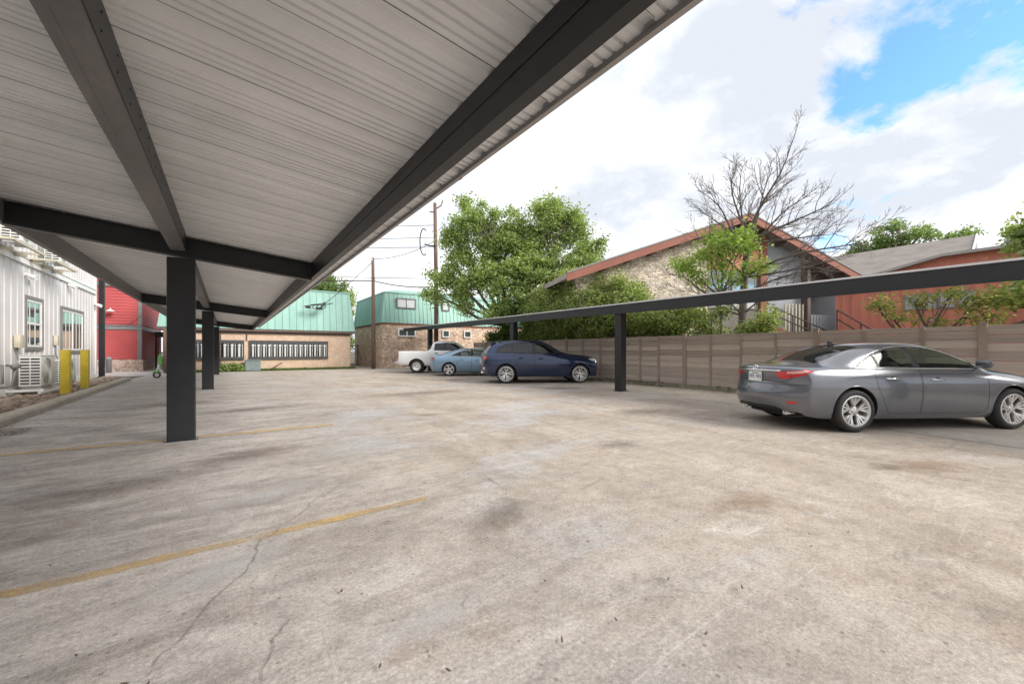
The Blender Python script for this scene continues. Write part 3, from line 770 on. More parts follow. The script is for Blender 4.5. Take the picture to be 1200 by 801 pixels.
# low rack, pipes and boxes on the wall
mb = MB(); mb.box(WX + .03, 16.3, .19, -4.1, 16.36, .25); mb.box(WX + .03, 17.6, .19, -4.1, 17.66, .25); mb.box(-4.16, 16.1, .13, -4.1, 17.9, .188)
tag(mb.build('unit_rack', M['white_trim']), 'white steel rack under the condenser left of the bollards', 'rack')
mb = MB()
mb.tube([(WX + .06, 15.2, .5), (WX + .3, 15.2, .5), (WX + .3, 15.2, .95)], .03, 8); mb.tube([(WX + .06, 15.6, .35), (WX + .34, 15.6, .38), (WX + .36, 15.75, .9), (WX + .2, 15.75, .92)], .035, 8)
mb.tube([(WX + .36, 15.6, .88), (WX + .36, 15.9, .9)], .06, 8)
tag(mb.build('water_pipes', M['window_grey'], smooth=True), 'bent grey water pipes at the foot of the grey wall', 'pipe')
def wbox(y, z, w, hh, d, lab, cat, cable=True):
    t = empty('utility_box', (WX, y, z), 0, lab, cat, 'boxes on the grey wall')
    mb = MB(); mb.rbox(.02, -w/2, -hh/2, .02 + d, w/2, hh/2, .012); smooth_by_angle(mb.build('case', M['bracket'], t))
    if cable:
        mb = MB(); mb.tube([(.05, 0, -hh/2), (.05, .02, -hh/2 - .3), (.08, .22, -hh/2 - .55), (.1, .3, -hh/2 - .75)], .016, 6); mb.build('conduit', M['window_grey'], t, smooth=True)
    return t
wbox(16.95, 1.56, .3, .36, .12, 'beige electrical box on the grey wall left of the single window', 'box')
wbox(19.95, 1.65, .18, .34, .1, 'beige electrical box on the grey wall between the two windows', 'box')
def flood(y, z, lab):
    t = empty('floodlight', (WX, y, z), 0, lab, 'floodlight', 'floodlights on the grey wall')
    mb = MB(); mb.lathe([(0, .03), (.06, .028), (.065, 0)], Matrix.Translation((.02, 0, 0)) @ Matrix.Rotation(PI/2, 4, 'Y'), 12); mb.tube([(.04, 0, 0), (.12, 0, -.02)], .02, 6)
    mb.build('mount', M['white_trim'], t)
    mb = MB()
    for s in (-1, 1):
        T = Matrix.Translation((.12, s * .13, -.03)) @ Matrix.Rotation(R(115), 4, 'Y') @ Matrix.Rotation(s * .3, 4, 'X')
        mb.lathe([(0, -.06), (.035, -.06), (.05, 0), (.075, .1), (.07, .1), (0, .08)], T, 12)
    mb.build('lamp_head', M['white_trim'], t, smooth=True)
flood(17.6, 3.5, 'white twin floodlight below the trim of the grey wall, above the single window')
flood(21.4, 3.72, 'small white twin floodlight under the wall trim above the double window')
flood(25.0, 3.35, 'white floodlight at the corner of the grey building')

# bollards
def bollard(x, y, lab):
    mb = MB(); mb.rbox(x - .092, y - .092, 0, x + .092, y + .092, 1.31, .012)
    mb.rbox(x - .096, y - .096, 1.311, x + .096, y + .096, 1.325, .004)
    o = tag(mb.build('bollard', M['yellow']), lab, 'bollard', 'yellow bollards at the kerb'); return o
bollard(-3.76, 16.62, 'square yellow bollard in front of the condenser unit')
bollard(-3.76, 18.5, 'square yellow bollard in front of the double window')
mb = MB(); mb.lathe([(0, 0), (.13, 0), (.13, .78), (.15, .8), (.15, .86), (.1, .93), (0, .96)], Matrix.Translation((-5.7, 32.8, 0)), 16)
tag(mb.build('bollard', M['ac_fan'], smooth=True), 'round grey bollard in front of the red house', 'bollard')
pp = empty('black_post', (-5.0, 27.4, 0), 0, 'tall slim black post standing on the sidewalk by the red house', 'post')
mb = MB(); mb.rbox(-.1, -.1, 0, .1, .1, 4.75, .01); mb.build('shaft', M['steel_column'], pp)
mb = MB(); mb.rbox(-.17, -.17, 0, .17, .17, .03, .004); mb.build('base_plate', M['steel_dark'], pp)
# ------------------------------------------------------------------ red house far left
rh = empty('red_house', (-6, 36, 0), 0, 'red lap sided house with grey trim band and stone base beyond the sidewalk', 'house')
def rpart(mb, name, mat, parent=None, **k):
    o = mb.build(name, mat, parent or rh, **k)
    if parent is None: o.location = (6, -36, 0)
    return o
RX1 = -4.53; RY = 34.5
mb = MB(); mb.box(-12, RY, 0, RX1, 44, 6.2)
z = .78
while z < 5.3:
    if not 2.5 < z < 2.95: 
        mb.add([(-12, RY - .03, z), (RX1 + .0, RY - .03, z), (RX1, RY - .004, z + .18), (-12, RY - .004, z + .18), (-12, RY - .001, z), (RX1, RY - .001, z)], [(0,1,2,3), (0,4,5,1)])
        mb.add([(RX1 + .03, RY, z), (RX1 + .03, 44, z), (RX1 + .004, 44, z + .18), (RX1 + .004, RY, z + .18), (RX1 + .001, RY, z), (RX1 + .001, 44, z)], [(0,1,2,3), (0,4,5,1)])
    z += .185
rpart(mb, 'wall', M['red_lap'])
mb = MB(); mb.box(-12, RY - .07, 2.62, RX1 + .07, RY - .031, 2.86); mb.box(RX1 + .031, RY - .03, 2.62, RX1 + .07, 44, 2.86); mb.box(-12, RY - .11, 2.865, RX1 + .1, RY - .031, 2.91)
mb.box(RX1 - .16, RY - .05, .76, RX1 + .05, RY - .032, 2.61); mb.box(RX1 + .032, RY - .032, .76, RX1 + .05, RY + .16, 2.61)
mb.box(RX1 - .12, RY - .05, 2.915, RX1 + .05, RY - .032, 5.3); mb.box(RX1 + .032, RY - .032, 2.915, RX1 + .05, RY + .14, 5.3)
mb.box(-12, RY - .1, 5.3, RX1 + .1, RY - .031, 5.52)
rpart(mb, 'trim', M['ac_fan'])
mb = MB(); mb.box(-12, RY - .12, 0, RX1 + .12, RY - .031, .74); mb.box(RX1 + .031, RY - .03, 0, RX1 + .12, 44, .74)
rpart(mb, 'stone_base', brick_mat('pink_stone_base', (.55, .4, .33), (.45, .33, .27), (.4, .33, .29), .5, .24))
mb = MB(); mb.box(-12.4, RY - .35, 6.2, RX1 + .35, 44.3, 6.4); rpart(mb, 'roof', M['shingle'])
# porch at the far end of the side wall
mb = MB(); mb.box(RX1 + .13, 39.5, 2.55, -3.0, 43.8, 2.72); mb.box(RX1 + .13, 39.45, 2.3, -3.0, 39.5, 2.54); rpart(mb, 'porch_roof', M['black_plastic'])
mb = MB(); mb.box(RX1 + .13, 43.8, 0, -2.8, 43.95, 2.54); rpart(mb, 'porch_wall', M['brown_trim'])
d = MB(); d.box(-4.1, 43.74, .02, -3.55, 43.79, 2.1); dd = rpart(d, 'door', M['pale_blind'])
d = MB(); d.lathe([(0, 0), (.03, 0), (.03, .05), (0, .055)], Matrix.Translation((-3.62, 43.735, 1.0)) @ Matrix.Rotation(PI/2, 4, 'X'), 8); d.build('handle', M['chrome'], dd)
mb = MB(); mb.box(-4.38, 40.5, .9, -4.3, 41.2, 2.0); rpart(mb, 'sign_panel', M['red_lap'])
for x in (-4.34, -3.1):
    mb = MB(); mb.box(x - .05, 39.46, 0, x + .05, 39.56, 2.29); rpart(mb, 'porch_post', M['black_plastic'])
wl = empty('wall_lamp', (-5.87, RY - .03, 3.78), 0, 'white curved wall lamp on the upper storey of the red house', 'lamp')
mb = MB(); mb.tube([(0, -.0, 0), (0, -.12, .12), (0, -.25, .14), (0, -.34, .05)], .02, 6); mb.build('arm', M['white_trim'], wl, smooth=True)
mb = MB(); mb.lathe([(.03, .06), (.09, .03), (.24, -.06), (.235, -.065), (0, .02)], Matrix.Translation((0, -.34, 0)), 14); mb.build('shade', M['white_trim'], wl, smooth=True)
mb = MB(); mb.lathe([(0, .02), (.06, .02), (.06, 0)], Matrix.Rotation(PI/2, 4, 'X'), 10); mb.build('mount', M['white_trim'], wl)
# hanging cable on its wall
mb = MB(); mb.tube([(-5.6, RY - .06, 2.8), (-5.1, RY - .08, 2.95), (-4.5, RY - .06, 3.5)], .012, 4)
tag(mb.build('wall_cable', M['wire']), 'thin dark cable looped across the red upper storey', 'cable')

# ------------------------------------------------------------------ brick houses with teal metal mansards
def mansard(owner, off, x0, x1, y0, y1, z0, z1, ins, seam=.42, cap=True):
    """steep metal roof: four leaning faces with standing seams, flat top"""
    mb = MB()
    b = [(x0, y0), (x1, y0), (x1, y1), (x0, y1)]; t = [(x0+ins, y0+ins), (x1-ins, y0+ins), (x1-ins, y1-ins), (x0+ins, y1-ins)]
    mb.add([(x, y, z0) for x, y in b] + [(x, y, z1) for x, y in t], [(0,1,5,4), (1,2,6,5), (2,3,7,6), (3,0,4,7), (4,5,6,7), (3,2,1,0)])
    def seamrib(p, q, n):
        p, q = Vector(p), Vector(q); d = (q - p).normalized(); s = d.cross(Vector(n)).normalized() * .018; nn = Vector(n).normalized() * .035
        vs = [p - s, p + s, p + s + nn, p - s + nn, q - s, q + s, q + s + nn, q - s + nn]
        mb.add(vs, [(0,1,2,3), (7,6,5,4), (0,4,5,1), (1,5,6,2), (2,6,7,3), (3,7,4,0)])
    hh = z1 - z0
    k = int((x1 - x0) / seam)
    for i in range(1, k):
        x = x0 + (x1 - x0) * i / k; top = min(max(x, x0 + ins), x1 - ins)
        if abs(top - x) < 1e-6: seamrib((x, y0, z0), (x, y0 + ins, z1), (0, -hh, ins))
    k = int((y1 - y0) / seam)
    for i in range(1, k):
        y = y0 + (y1 - y0) * i / k
        if y0 + ins < y < y1 - ins:
            seamrib((x0, y, z0), (x0 + ins, y, z1), (-hh, 0, ins)); seamrib((x1, y, z0), (x1 - ins, y, z1), (hh, 0, ins))
    o = mb.build('roof', M['teal_metal'], owner); o.location = off
    mb = MB()
    e = .05
    for q in ((x0+ins-e, y0+ins-e, x1-ins+e, y0+ins+.04), (x0+ins-e, y0+ins+.041, x0+ins+.04, y1-ins+e), (x1-ins-.04, y0+ins+.041, x1-ins+e, y1-ins+e)):
        mb.box(q[0], q[1], z1 + .004, q[2], q[3], z1 + .09)
    c = mb.build('roof_cap', M['teal_metal'], owner); c.location = off
    return o
b1 = empty('brick_house', (2.2, 31, 0), 0, 'low tan brick house with teal metal roof and long barred windows', 'house')
o1 = (-2.2, -31, 0)
def b1p(mb, name, mat, parent=None):
    o = mb.build(name, mat, parent or b1)
    if parent is None: o.location = o1
    return o
mb = MB(); mb.box(-2.95, 31, -.05, 7.4, 40, 2.6); b1p(mb, 'wall', M['brick_tan'])
mansard(b1, o1, -3.35, 7.68, 30.72, 40.3, 2.72, 5.5, .34)
mb = MB(); mb.box(-3.33, 30.74, 2.56, 7.66, 40.28, 2.715); mb.box(-2.9, 30.93, 2.4, 7.35, 30.998, 2.555); b1p(mb, 'eave_trim', M['brown_trim'])
mb = MB(); mb.box(-.42, 30.93, 0, -.34, 30.995, 2.39); mb.tube([(1.0, 30.95, 1.95), (1.0, 30.95, 2.39)], .03, 6); b1p(mb, 'downpipe', M['brown_trim'])
mb = MB(); mb.rbox(-3.06, 30.6, 0, -2.86, 30.72, 2.56, .01); b1p(mb, 'corner_post', M['pole_wood'])
def barred(x0, x1, n):
    mb = MB(); z0, z1 = .74, 1.98
    mb.box(x0, 30.9, z1 - .2, x1, 30.998, z1); mb.box(x0, 30.88, z0, x1, 30.998, z0 + .17)
    mb.box(x0, 30.92, z0 + .171, x0 + .07, 30.998, z1 - .201); mb.box(x1 - .07, 30.92, z0 + .171, x1, 30.998, z1 - .201)
    w = b1p(mb, 'window', M['window_dark'])
    g = MB(); g.box(x0 + .071, 30.975, z0 + .171, x1 - .071, 30.996, z1 - .201); q = g.build('glass', M['house_glass'], w)
    g = MB(); cell = (x1 - x0 - .14) / n
    for i in range(n):
        xc = x0 + .07 + cell * (i + .5)
        g.box(xc - cell*.17, 30.935, z0 + .171, xc + cell*.12, 30.972, z1 - .42)
        g.lathe([(0, .0), (.075, 0), (.085, .02), (.07, .035), (0, .04)], Matrix.Translation((xc - cell*.02, 30.97, z1 - .33)) @ Matrix.Rotation(PI/2, 4, 'X'), 10)
        g.box(xc + cell*.38, 30.94, z0 + .171, xc + cell*.46, 30.97, z1 - .201)
    g.build('grille', M['grille'], w)
M['window_dark'] = pm('charcoal_window_frame', (.055, .056, .058), .6, 0, .2, 4)
M['grille'] = pm('pale_window_grille', (.55, .55, .53), .6, 0, .1, 4)
barred(-1.9, .86, 7); barred(1.12, 5.86, 15)

b2 = empty('brick_house', (18, 30, 0), 0, 'two storey brown brick house with a teal metal upper storey behind the white pickup', 'house')
o2 = (-18, -30, 0)
def b2p(mb, name, mat, parent=None):
    o = mb.build(name, mat, parent or b2)
    if parent is None: o.location = o2
    return o
BY = 29.9
mb = MB(); mb.box(9.45, BY, -.05, 26, 38, 3.4); b2p(mb, 'wall', M['brick_mix'])
mansard(b2, o2, 9.33, 26.1, BY - .12, 38.1, 3.42, 5.7, .3, .33)
mb = MB(); mb.box(9.4, BY - .06, 3.3, 26.05, 38.05, 3.415); b2p(mb, 'eave_trim', M['red_trim'])
# shallow teal cap behind the upper storey
mb = MB(); mb.add([(9.66, BY + .2, 5.8), (25.8, BY + .2, 5.8), (25.8, 37.8, 5.8), (9.66, 37.8, 5.8), (11.5, 33, 6.45), (24, 33, 6.45)], [(0,1,5,4), (1,2,5), (2,3,4,5), (3,0,4), (3,2,1,0)])
b2p(mb, 'roof', M['teal_metal'])
def b2win(x0, x1, z0, z1, yf, mul, white=False, lean=0):
    mb = MB(); t = .08; Y = yf
    for q in ((x0, z0, x1, z0 + t), (x0, z1 - t, x1, z1), (x0, z0 + t + .001, x0 + t, z1 - t - .001), (x1 - t, z0 + t + .001, x1, z1 - t - .001)):
        mb.box(q[0], Y - .12, q[1], q[2], Y + .3, q[3])
    if mul: mb.box((x0+x1)/2 - .03, Y - .1, z0 + t + .001, (x0+x1)/2 + .03, Y + .1, z1 - t - .001)
    w = b2p(mb, 'window', M['white_trim'] if white else M['window_grey'])
    g = MB(); g.box(x0 + t + .001, Y - .07, z0 + t + .001, x1 - t - .001, Y - .04, z1 - t - .001); g.build('pane', M['pale_blind'] if not white else M['mirror_glass'], w)
for x0, x1, m_ in ((10.5, 12.05, 1), (14.3, 14.95, 0), (16.25, 17.15, 0), (19.05, 20.2, 1), (22, 23.2, 1)):
    b2win(x0, x1, 4.58, 5.36, BY + .05, m_)
for x0, x1, m_ in ((10.6, 12.0, 1), (14.3, 14.95, 0), (16.3, 17.0, 0), (19.1, 19.9, 0), (22, 23.2, 1)):
    b2win(x0, x1, 2.4, 3.0, BY, m_, True)
# lattice gate, crates of junk between the two houses
gt = empty('lattice_gate', (8.45, 36.6, 0), 0, 'dark wooden lattice gate closing the gap between the two brick houses', 'gate')
mb = MB()
for i in range(-6, 9):
    for s in (1, -1):
        x = i * .24; pts = [(x, 0, 0), (x + s * 1.6, 0, 1.75)]
        a, b = pts; 
        def clipx(a, b):
            (xa, _, za), (xb, _, zb) = a, b; out = []
            for (x_, z_) in ((xa, za), (xb, zb)):
                t = 0
                if x_ < -.85: t = (-.85 - x_) / ((xb - xa) or 1)
                if x_ > .85: t = (.85 - x_) / ((xb - xa) or 1)
                out.append((x_ + t * (xb - xa), .02 * s, z_ + t * (zb - za)))
            return out
        if max(a[0], b[0]) < -.85 or min(a[0], b[0]) > .85: continue
        p, q = clipx(a, b)
        if abs(p[2] - q[2]) > .1: mb.tube([p, q], .022, 4)
mb.build('lattice', M['brown_trim'], gt)
mb = MB(); mb.box(-.95, -.05, 0, -.87, .05, 1.85); mb.box(.87, -.05, 0, .95, .05, 1.85); mb.box(-.868, -.04, 1.74, .868, .04, 1.8); mb.box(-.868, -.04, .03, .868, .04, .1); mb.build('gate_frame', M['brown_trim'], gt)
# cabinet and broken branch by the brick wall
cb = empty('utility_cabinet', (1.3, 30.45, 0), 0, 'grey green utility cabinet on the ground below the barred windows', 'cabinet')
mb = MB(); mb.rbox(-.42, -.3, .03, .42, .3, .68, .02); mb.build('case', M['box_grey'], cb)
mb = MB(); mb.rbox(-.46, -.34, .681, .46, .34, .73, .015); mb.build('lid', M['box_grey'], cb)
mb = MB(); mb.box(-.39, -.307, .08, -.01, -.299, .62); mb.box(.01, -.307, .08, .39, -.299, .62); mb.build('door', M['box_grey'], cb)
mb = MB(); mb.tube([(2.1, 30.6, .04), (2.5, 30.62, .2), (2.95, 30.62, .5)], [.05, .045, .03], 6); mb.tube([(.9, 30.3, .05), (.6, 30.4, .42)], [.035, .025], 6)
tag(mb.build('fallen_branch', M['bark']), 'short bare branches leaning by the grey green cabinet', 'branch')

# ------------------------------------------------------------------ stone gable apartment house behind the fence
A = math.radians(-23); GE = Vector((math.cos(A), math.sin(A), 0)); GN = Vector((-GE.y, GE.x, 0))   # along the wall / away
G0 = Vector((22.97, 10.63, 0))
M['bay_panel'] = pm('dark_bay_panel', (.17, .15, .14), .7, 0, .2, 3)
gb = empty('stone_house', G0, A, 'pale stone gabled house with rust red roof edges behind the bare tree', 'house')
def gp(mb, name, mat, parent=None): return mb.build(name, mat, parent or gb)
SLa, SRa = .352, .395; APEX = 8.55
def rz_(s): return APEX + (s * SLa if s < 0 else -s * SRa)
# main stone wall left, panel bay right (local x = along wall, y = away)
mb = MB(); mb.prism([(-9.3, -.2), (-1.95, -.2), (-1.95, rz_(-1.95) - .16), (-9.3, rz_(-9.3) - .16)], 0, .35); gp(mb, 'wall', M['stone_wall'])
mb = MB(); mb.prism([(-1.949, -.2), (1.4, -.2), (1.4, rz_(1.4) - .16), (0, APEX - .16), (-1.949, rz_(-1.949) - .16)], .06, .35); gp(mb, 'wall', M['bay_panel'])
mb = MB(); mb.box(-1.9, .0, 5.75, 1.38, .059, 6.9); gp(mb, 'wall', M['red_wood'])
mb = MB(); mb.prism([(1.401, -.2), (1.85, -.2), (1.85, rz_(1.85) - .16), (1.401, rz_(1.401) - .16)], -.1, .35); gp(mb, 'pilaster', M['red_trim'])
mb = MB(); mb.prism([(1.851, -.2), (4.3, -.2), (4.3, rz_(4.3) - .16), (1.851, rz_(1.851) - .16)], .05, .35); gp(mb, 'wall', M['grey_panel'])
mb = MB(); mb.prism([(4.3, -.2), (7.6, -.2), (7.6, rz_(7.6) - .1), (4.3, rz_(4.3) - .16)], 2.2, 2.4); gp(mb, 'wall', M['red_wood'])
mb = MB(); mb.prism([(4.301, 4.75), (7.6, 4.75), (7.6, rz_(7.6) - .12), (4.301, rz_(4.301) - .14)], .5, .62); gp(mb, 'soffit_panel', M['brown_trim'])
for q in ((7.6, .3, -.2, 7.75, 5.8, 5.45), (-9.3, .36, -.2, -9.15, 5.8, 5.1), (4.3, .36, -.2, 4.42, 2.2, 6.2)):
    mb = MB(); mb.box(*q); gp(mb, 'side_wall', M['stone_wall'] if q[0] < 0 else M['red_wood'])
# roof slabs and rust red rake boards
def roofslab(s0, s1, y0, y1, th0, th1, mat, name):
    mb = MB(); mb.prism([(s0, rz_(s0) + th0), (s1, rz_(s1) + th0), (s1, rz_(s1) + th1), (s0, rz_(s0) + th1)], y0, y1); gp(mb, name, mat)
roofslab(-10.28, 0, -.75, 6., -.14, .1, M['shingle'], 'roof'); roofslab(0, 8.4, -.75, 6., -.14, .1, M['shingle'], 'roof')
roofslab(-10.3, 0, -.83, -.755, -.31, .06, M['red_trim'], 'rake_board'); roofslab(.0, 8.42, -.83, -.755, -.31, .06, M['red_trim'], 'rake_board')
mb = MB(); mb.prism([(-10.3, rz_(-10.3) + .065), (0, APEX + .065), (0, APEX + .14), (-10.3, rz_(-10.3) + .14)], -.86, -.76)
mb.prism([(0.001, APEX + .065), (8.42, rz_(8.42) + .065), (8.42, rz_(8.42) + .14), (0.001, APEX + .14)], -.86, -.76); gp(mb, 'roof_edge', M['ac_fan'])
for k in range(1, 14):
    s = -9.6 + k * 1.35
    if -9.5 < s < 8:
        mb = MB(); mb.box(s - .06, -.75, rz_(s) - .36, s + .06, 0, rz_(s) - .145); gp(mb, 'rafter_tail', M['brown_trim'])
# window on the red bay, panelled window on the balcony wall
def gwin(x0, x1, z0, z1, y, cas=M['window_grey'], glass=None):
    mb = MB(); t = .09
    for q in ((x0, z0, x1, z0 + t), (x0, z1 - t, x1, z1), (x0, z0 + t + .001, x0 + t, z1 - t - .001), (x1 - t, z0 + t + .001, x1, z1 - t - .001), ((x0+x1)/2 - .03, z0 + t + .001, (x0+x1)/2 + .03, z1 - t - .001)):
        mb.box(q[0], y - .05, q[1], q[2], y - .002, q[3])
    w = gp(mb, 'window', cas); g = MB(); g.box(x0 + t + .001, y - .03, z0 + t + .001, x1 - t - .001, y - .003, z1 - t - .001); g.build('pane', glass or M['mirror_glass'], w)
gwin(-1.9, -.5, 3.6, 5.7, .055); gwin(-.4, 1.2, 3.6, 5.7, .055); gwin(5.0, 6.0, 3.0, 4.2, 2.2, M['brown_trim']); gwin(-6.6, -5.2, 2.6, 3.9, 0)
mb = MB(); mb.box(6.4, 2.12, 2.35, 7.2, 2.19, 4.3); gd = gp(mb, 'door', M['brown_trim']); h_ = MB(); h_.lathe([(0, 0), (.035, 0), (.03, .05), (0, .06)], Matrix.Translation((6.5, 2.11, 3.3)) @ Matrix.Rotation(PI/2, 4, 'X'), 8); h_.build('handle', M['chrome'], gd)
# balcony with grey panel, floor and slats
mb = MB(); mb.box(4.3, -.3, 2.1, 7.7, 2.19, 2.3); gp(mb, 'balcony_floor', M['red_trim'])
mb = MB(); mb.box(4.55, -.3, 2.32, 7.3, -.25, 3.35)
for k in range(14): mb.box(4.6 + k * .2, -.33, 2.34, 4.64 + k * .2, -.301, 3.33)
gp(mb, 'balcony_panel', M['grey_panel'])
mb = MB(); mb.box(7.31, -.36, -.2, 7.55, -.1, 5.35); mb.box(4.31, -.36, -.2, 4.53, -.1, 5.9); gp(mb, 'balcony_post', M['brown_trim'])
mb = MB()
for k in range(6): mb.box(2.9 + k * .24, -.24, .2, 2.98 + k * .24, -.18, 3.95)
gp(mb, 'slat_screen', M['bracket'])
# stair flights with dark handrails either side of the balcony
def stair(x0, z0, x1, z1, y, name='stair'):
    mb = MB(); n = 9
    for k in range(n):
        xa = x0 + (x1 - x0) * k / n; za = z0 + (z1 - z0) * (k + 1) / n
        mb.box(min(xa, xa + (x1-x0)/n) + .005, y, za - .08, max(xa, xa + (x1-x0)/n) + .03, y + 1.0, za)
    mb.prism([(x0, z0 - .3), (x1, z1 - .3), (x1, z1), (x0, z0)], y - .06, y - .005)
    s = gp(mb, 'stair', M['red_trim'])
    mb = MB()
    for hh in (.95, .55): mb.tube([(x0, y - .03, z0 + hh), (x1, y - .03, z1 + hh)], .035, 6)
    for k in range(4):
        t = k / 3; mb.tube([(x0 + (x1-x0)*t, y - .03, z0 + (z1-z0)*t), (x0 + (x1-x0)*t, y - .03, z0 + (z1-z0)*t + .95)], .03, 6)
    mb.build('handrail', M['brown_trim'], s)
stair(1.0, 2.6, 4.3, 1.45, -1.4)
# low slate grey lean-to roof in front of it
mb = MB(); mb.add([(-1.5, -4.5, 1.55), (3.2, -4.5, 1.55), (3.2, -2.2, 2.25), (-1.5, -2.2, 2.25), (-1.5, -4.5, -.1), (3.2, -4.5, -.1), (3.2, -2.2, -.1), (-1.5, -2.2, -.1)], [(0,1,2,3), (4,7,6,5), (0,4,5,1), (1,5,6,2), (2,6,7,3), (3,7,4,0)])
sh = mb.build('garden_shed', M['box_grey']); sh.location = G0; sh.rotation_euler = (0, 0, A)
tag(sh, 'low blue grey shed roof showing above the fence left of the stairs', 'shed')

# ------------------------------------------------------------------ red board building and shingle roofed building on the right
rb = empty('red_building', (21.5, 2, 0), 0, 'red building of vertical boards with a strip window behind the fence', 'building')
def rbp(mb, name, mat, parent=None):
    o = mb.build(name, mat, parent or rb)
    if parent is None: o.location = (-21.5, -2, 0)
    return o
QX = 21.5
mb = MB(); mb.add([(QX, 5.9, -.1), (QX, -16, -.1), (QX, -16, 4.9), (QX, 2.7, 4.75), (QX, 5.9, 4.0), (29, 5.9, -.1), (29, -16, -.1), (29, -16, 4.9), (29, 2.7, 4.75), (29, 5.9, 4.0)],
                  [(0,1,2,3,4), (9,8,7,6,5), (0,5,6,1), (1,6,7,2), (2,7,8,3), (3,8,9,4), (4,9,5,0)])
y = 5.7
while y > -16: mb.box(QX - .022, y - .012, 0, QX - .001, y + .012, 3.85); y -= .31
rbp(mb, 'wall', M['red_wood'])
mb = MB(); mb.add([(QX - .3, 6.2, 3.92), (QX - .3, 2.7, 4.74), (29, 2.7, 4.74), (29, 6.2, 3.92), (QX - .3, 6.2, 4.02), (QX - .3, 2.7, 4.84), (29, 2.7, 4.84), (29, 6.2, 4.02)], [(0,1,2,3), (4,7,6,5), (0,4,5,1), (1,5,6,2), (2,6,7,3), (3,7,4,0)])
mb.add([(QX - .3, 2.699, 4.74), (QX - .3, -16, 4.9), (29, -16, 4.9), (29, 2.699, 4.74), (QX - .3, 2.699, 4.84), (QX - .3, -16, 5.0), (29, -16, 5.0), (29, 2.699, 4.84)], [(0,1,2,3), (4,7,6,5), (0,4,5,1), (1,5,6,2), (2,6,7,3), (3,7,4,0)])
rbp(mb, 'roof', M['trim_grey'])
for k in range(4):
    y1 = 3.75 - k * .47
    mb = MB(); t = .05
    for q in ((y1 - .44, 2.85, y1, 2.9), (y1 - .44, 3.4, y1, 3.45), (y1 - .44, 2.901, y1 - .39, 3.399), (y1 - .05, 2.901, y1, 3.399)):
        mb.box(QX - .05, q[0], q[1], QX - .002, q[2], q[3])
    w = rbp(mb, 'window', M['window_grey']); g = MB(); g.box(QX - .03, y1 - .389, 2.901, QX - .003, y1 - .051, 3.399); g.build('pane', M['mirror_glass'], w)
mb = MB(); mb.prism([(0, 0), (3.2, 1.6), (3.2, 1.75), (0, .15)], -.06, .06, Matrix.Translation((QX - .6, 1.6, 1.75)) @ Matrix.Rotation(-PI/2, 4, 'Z'))
rbp(mb, 'stair_stringer', M['brown_trim'])
mb = MB()
for q in (.0, -.38): mb.tube([(QX - .9, 5.6, 3.0 + q), (QX - .9, 3.4, 1.25 + q)], .035, 6)
for t_ in (0, .35, .7): mb.tube([(QX - .9, 5.6 - 2.2*t_, 3.0 - 1.75*t_), (QX - .9, 5.6 - 2.2*t_, 1.6 - 1.75*t_)], .03, 6)
rbp(mb, 'handrail', M['brown_trim'])
mb = MB(); mb.prism([(0, 0), (2.2, -1.75), (2.2, -2.0), (0, -.25)], -.5, .5, Matrix.Translation((QX - .45, 5.6, 2.0)) @ Matrix.Rotation(-PI/2, 4, 'Z')); rbp(mb, 'stair', M['red_trim'])
sb = empty('shingle_house', (31, 6, 0), 0, 'house with a wide grey brown shingle roof rising behind the red building', 'house')
def sbp(mb, name, mat):
    o = mb.build(name, mat, sb); o.location = (-31, -6, 0); return o
mb = MB(); mb.box(29.3, 3.1, -.1, 37, 15, 5.3); sbp(mb, 'wall', M['grey_panel'])
mb = MB(); mb.add([(29.0, 2.9, 5.2), (29.0, 15.2, 5.2), (32.5, 15.2, 7.5), (32.5, 2.9, 7.5), (37.3, 15.2, 5.2), (37.3, 2.9, 5.2), (29.0, 2.9, 5.08), (29.0, 15.2, 5.08), (37.3, 15.2, 5.08), (37.3, 2.9, 5.08)],
                  [(0,1,2,3), (3,2,4,5), (0,3,5,9,6), (1,7,8,4,2), (6,9,8,7), (0,6,7,1), (5,4,8,9)])
sbp(mb, 'roof', M['shingle'])
mb = MB(); mb.add([(29.0, 2.86, 5.05), (32.5, 2.86, 7.4), (32.5, 2.86, 7.56), (29.0, 2.86, 5.25), (29.0, 2.8, 5.05), (32.5, 2.8, 7.4), (32.5, 2.8, 7.56), (29.0, 2.8, 5.25)], [(0,1,2,3), (7,6,5,4), (0,4,5,1), (1,5,6,2), (2,6,7,3), (3,7,4,0)])
sbp(mb, 'gable_trim', M['white_trim'])
wb = empty('metal_roof_building', (36, 1, 0), 0, 'building with a pale ribbed metal roof right of the shingle roof', 'building')
mb = MB(); mb.box(33, -16, -.1, 42, 2.4, 6.2); o = mb.build('wall', M['white_metal'], wb); o.location = (-36, -1, 0)
mb = MB(); mb.add([(32.6, 2.6, 6.15), (32.6, -16.2, 6.15), (37, -16.2, 7.35), (37, 2.6, 7.35), (42.4, -16.2, 6.15), (42.4, 2.6, 6.15)], [(0,1,2,3), (3,2,4,5), (0,3,5), (1,4,2), (0,5,4,1)])
for k in range(30): 
    y = 2.4 - k * .6; mb.add([(32.6, y, 6.16), (37, y, 7.36), (37, y - .05, 7.36), (32.6, y - .05, 6.16), (32.6, y, 6.21), (37, y, 7.41), (37, y - .05, 7.41), (32.6, y - .05, 6.21)], [(0,1,2,3), (7,6,5,4), (0,4,5,1), (1,5,6,2), (2,6,7,3), (3,7,4,0)])
o = mb.build('roof', M['white_metal'], wb); o.location = (-36, -1, 0)
mb = MB(); mb.lathe([(.12, 0), (.12, .35), (.3, .4), (.28, .55), (0, .65)], Matrix.Translation((36.6, 1.9, 7.1)), 12); o = mb.build('roof_vent', M['ac_fan'], wb); o.location = (-36, -1, 0)

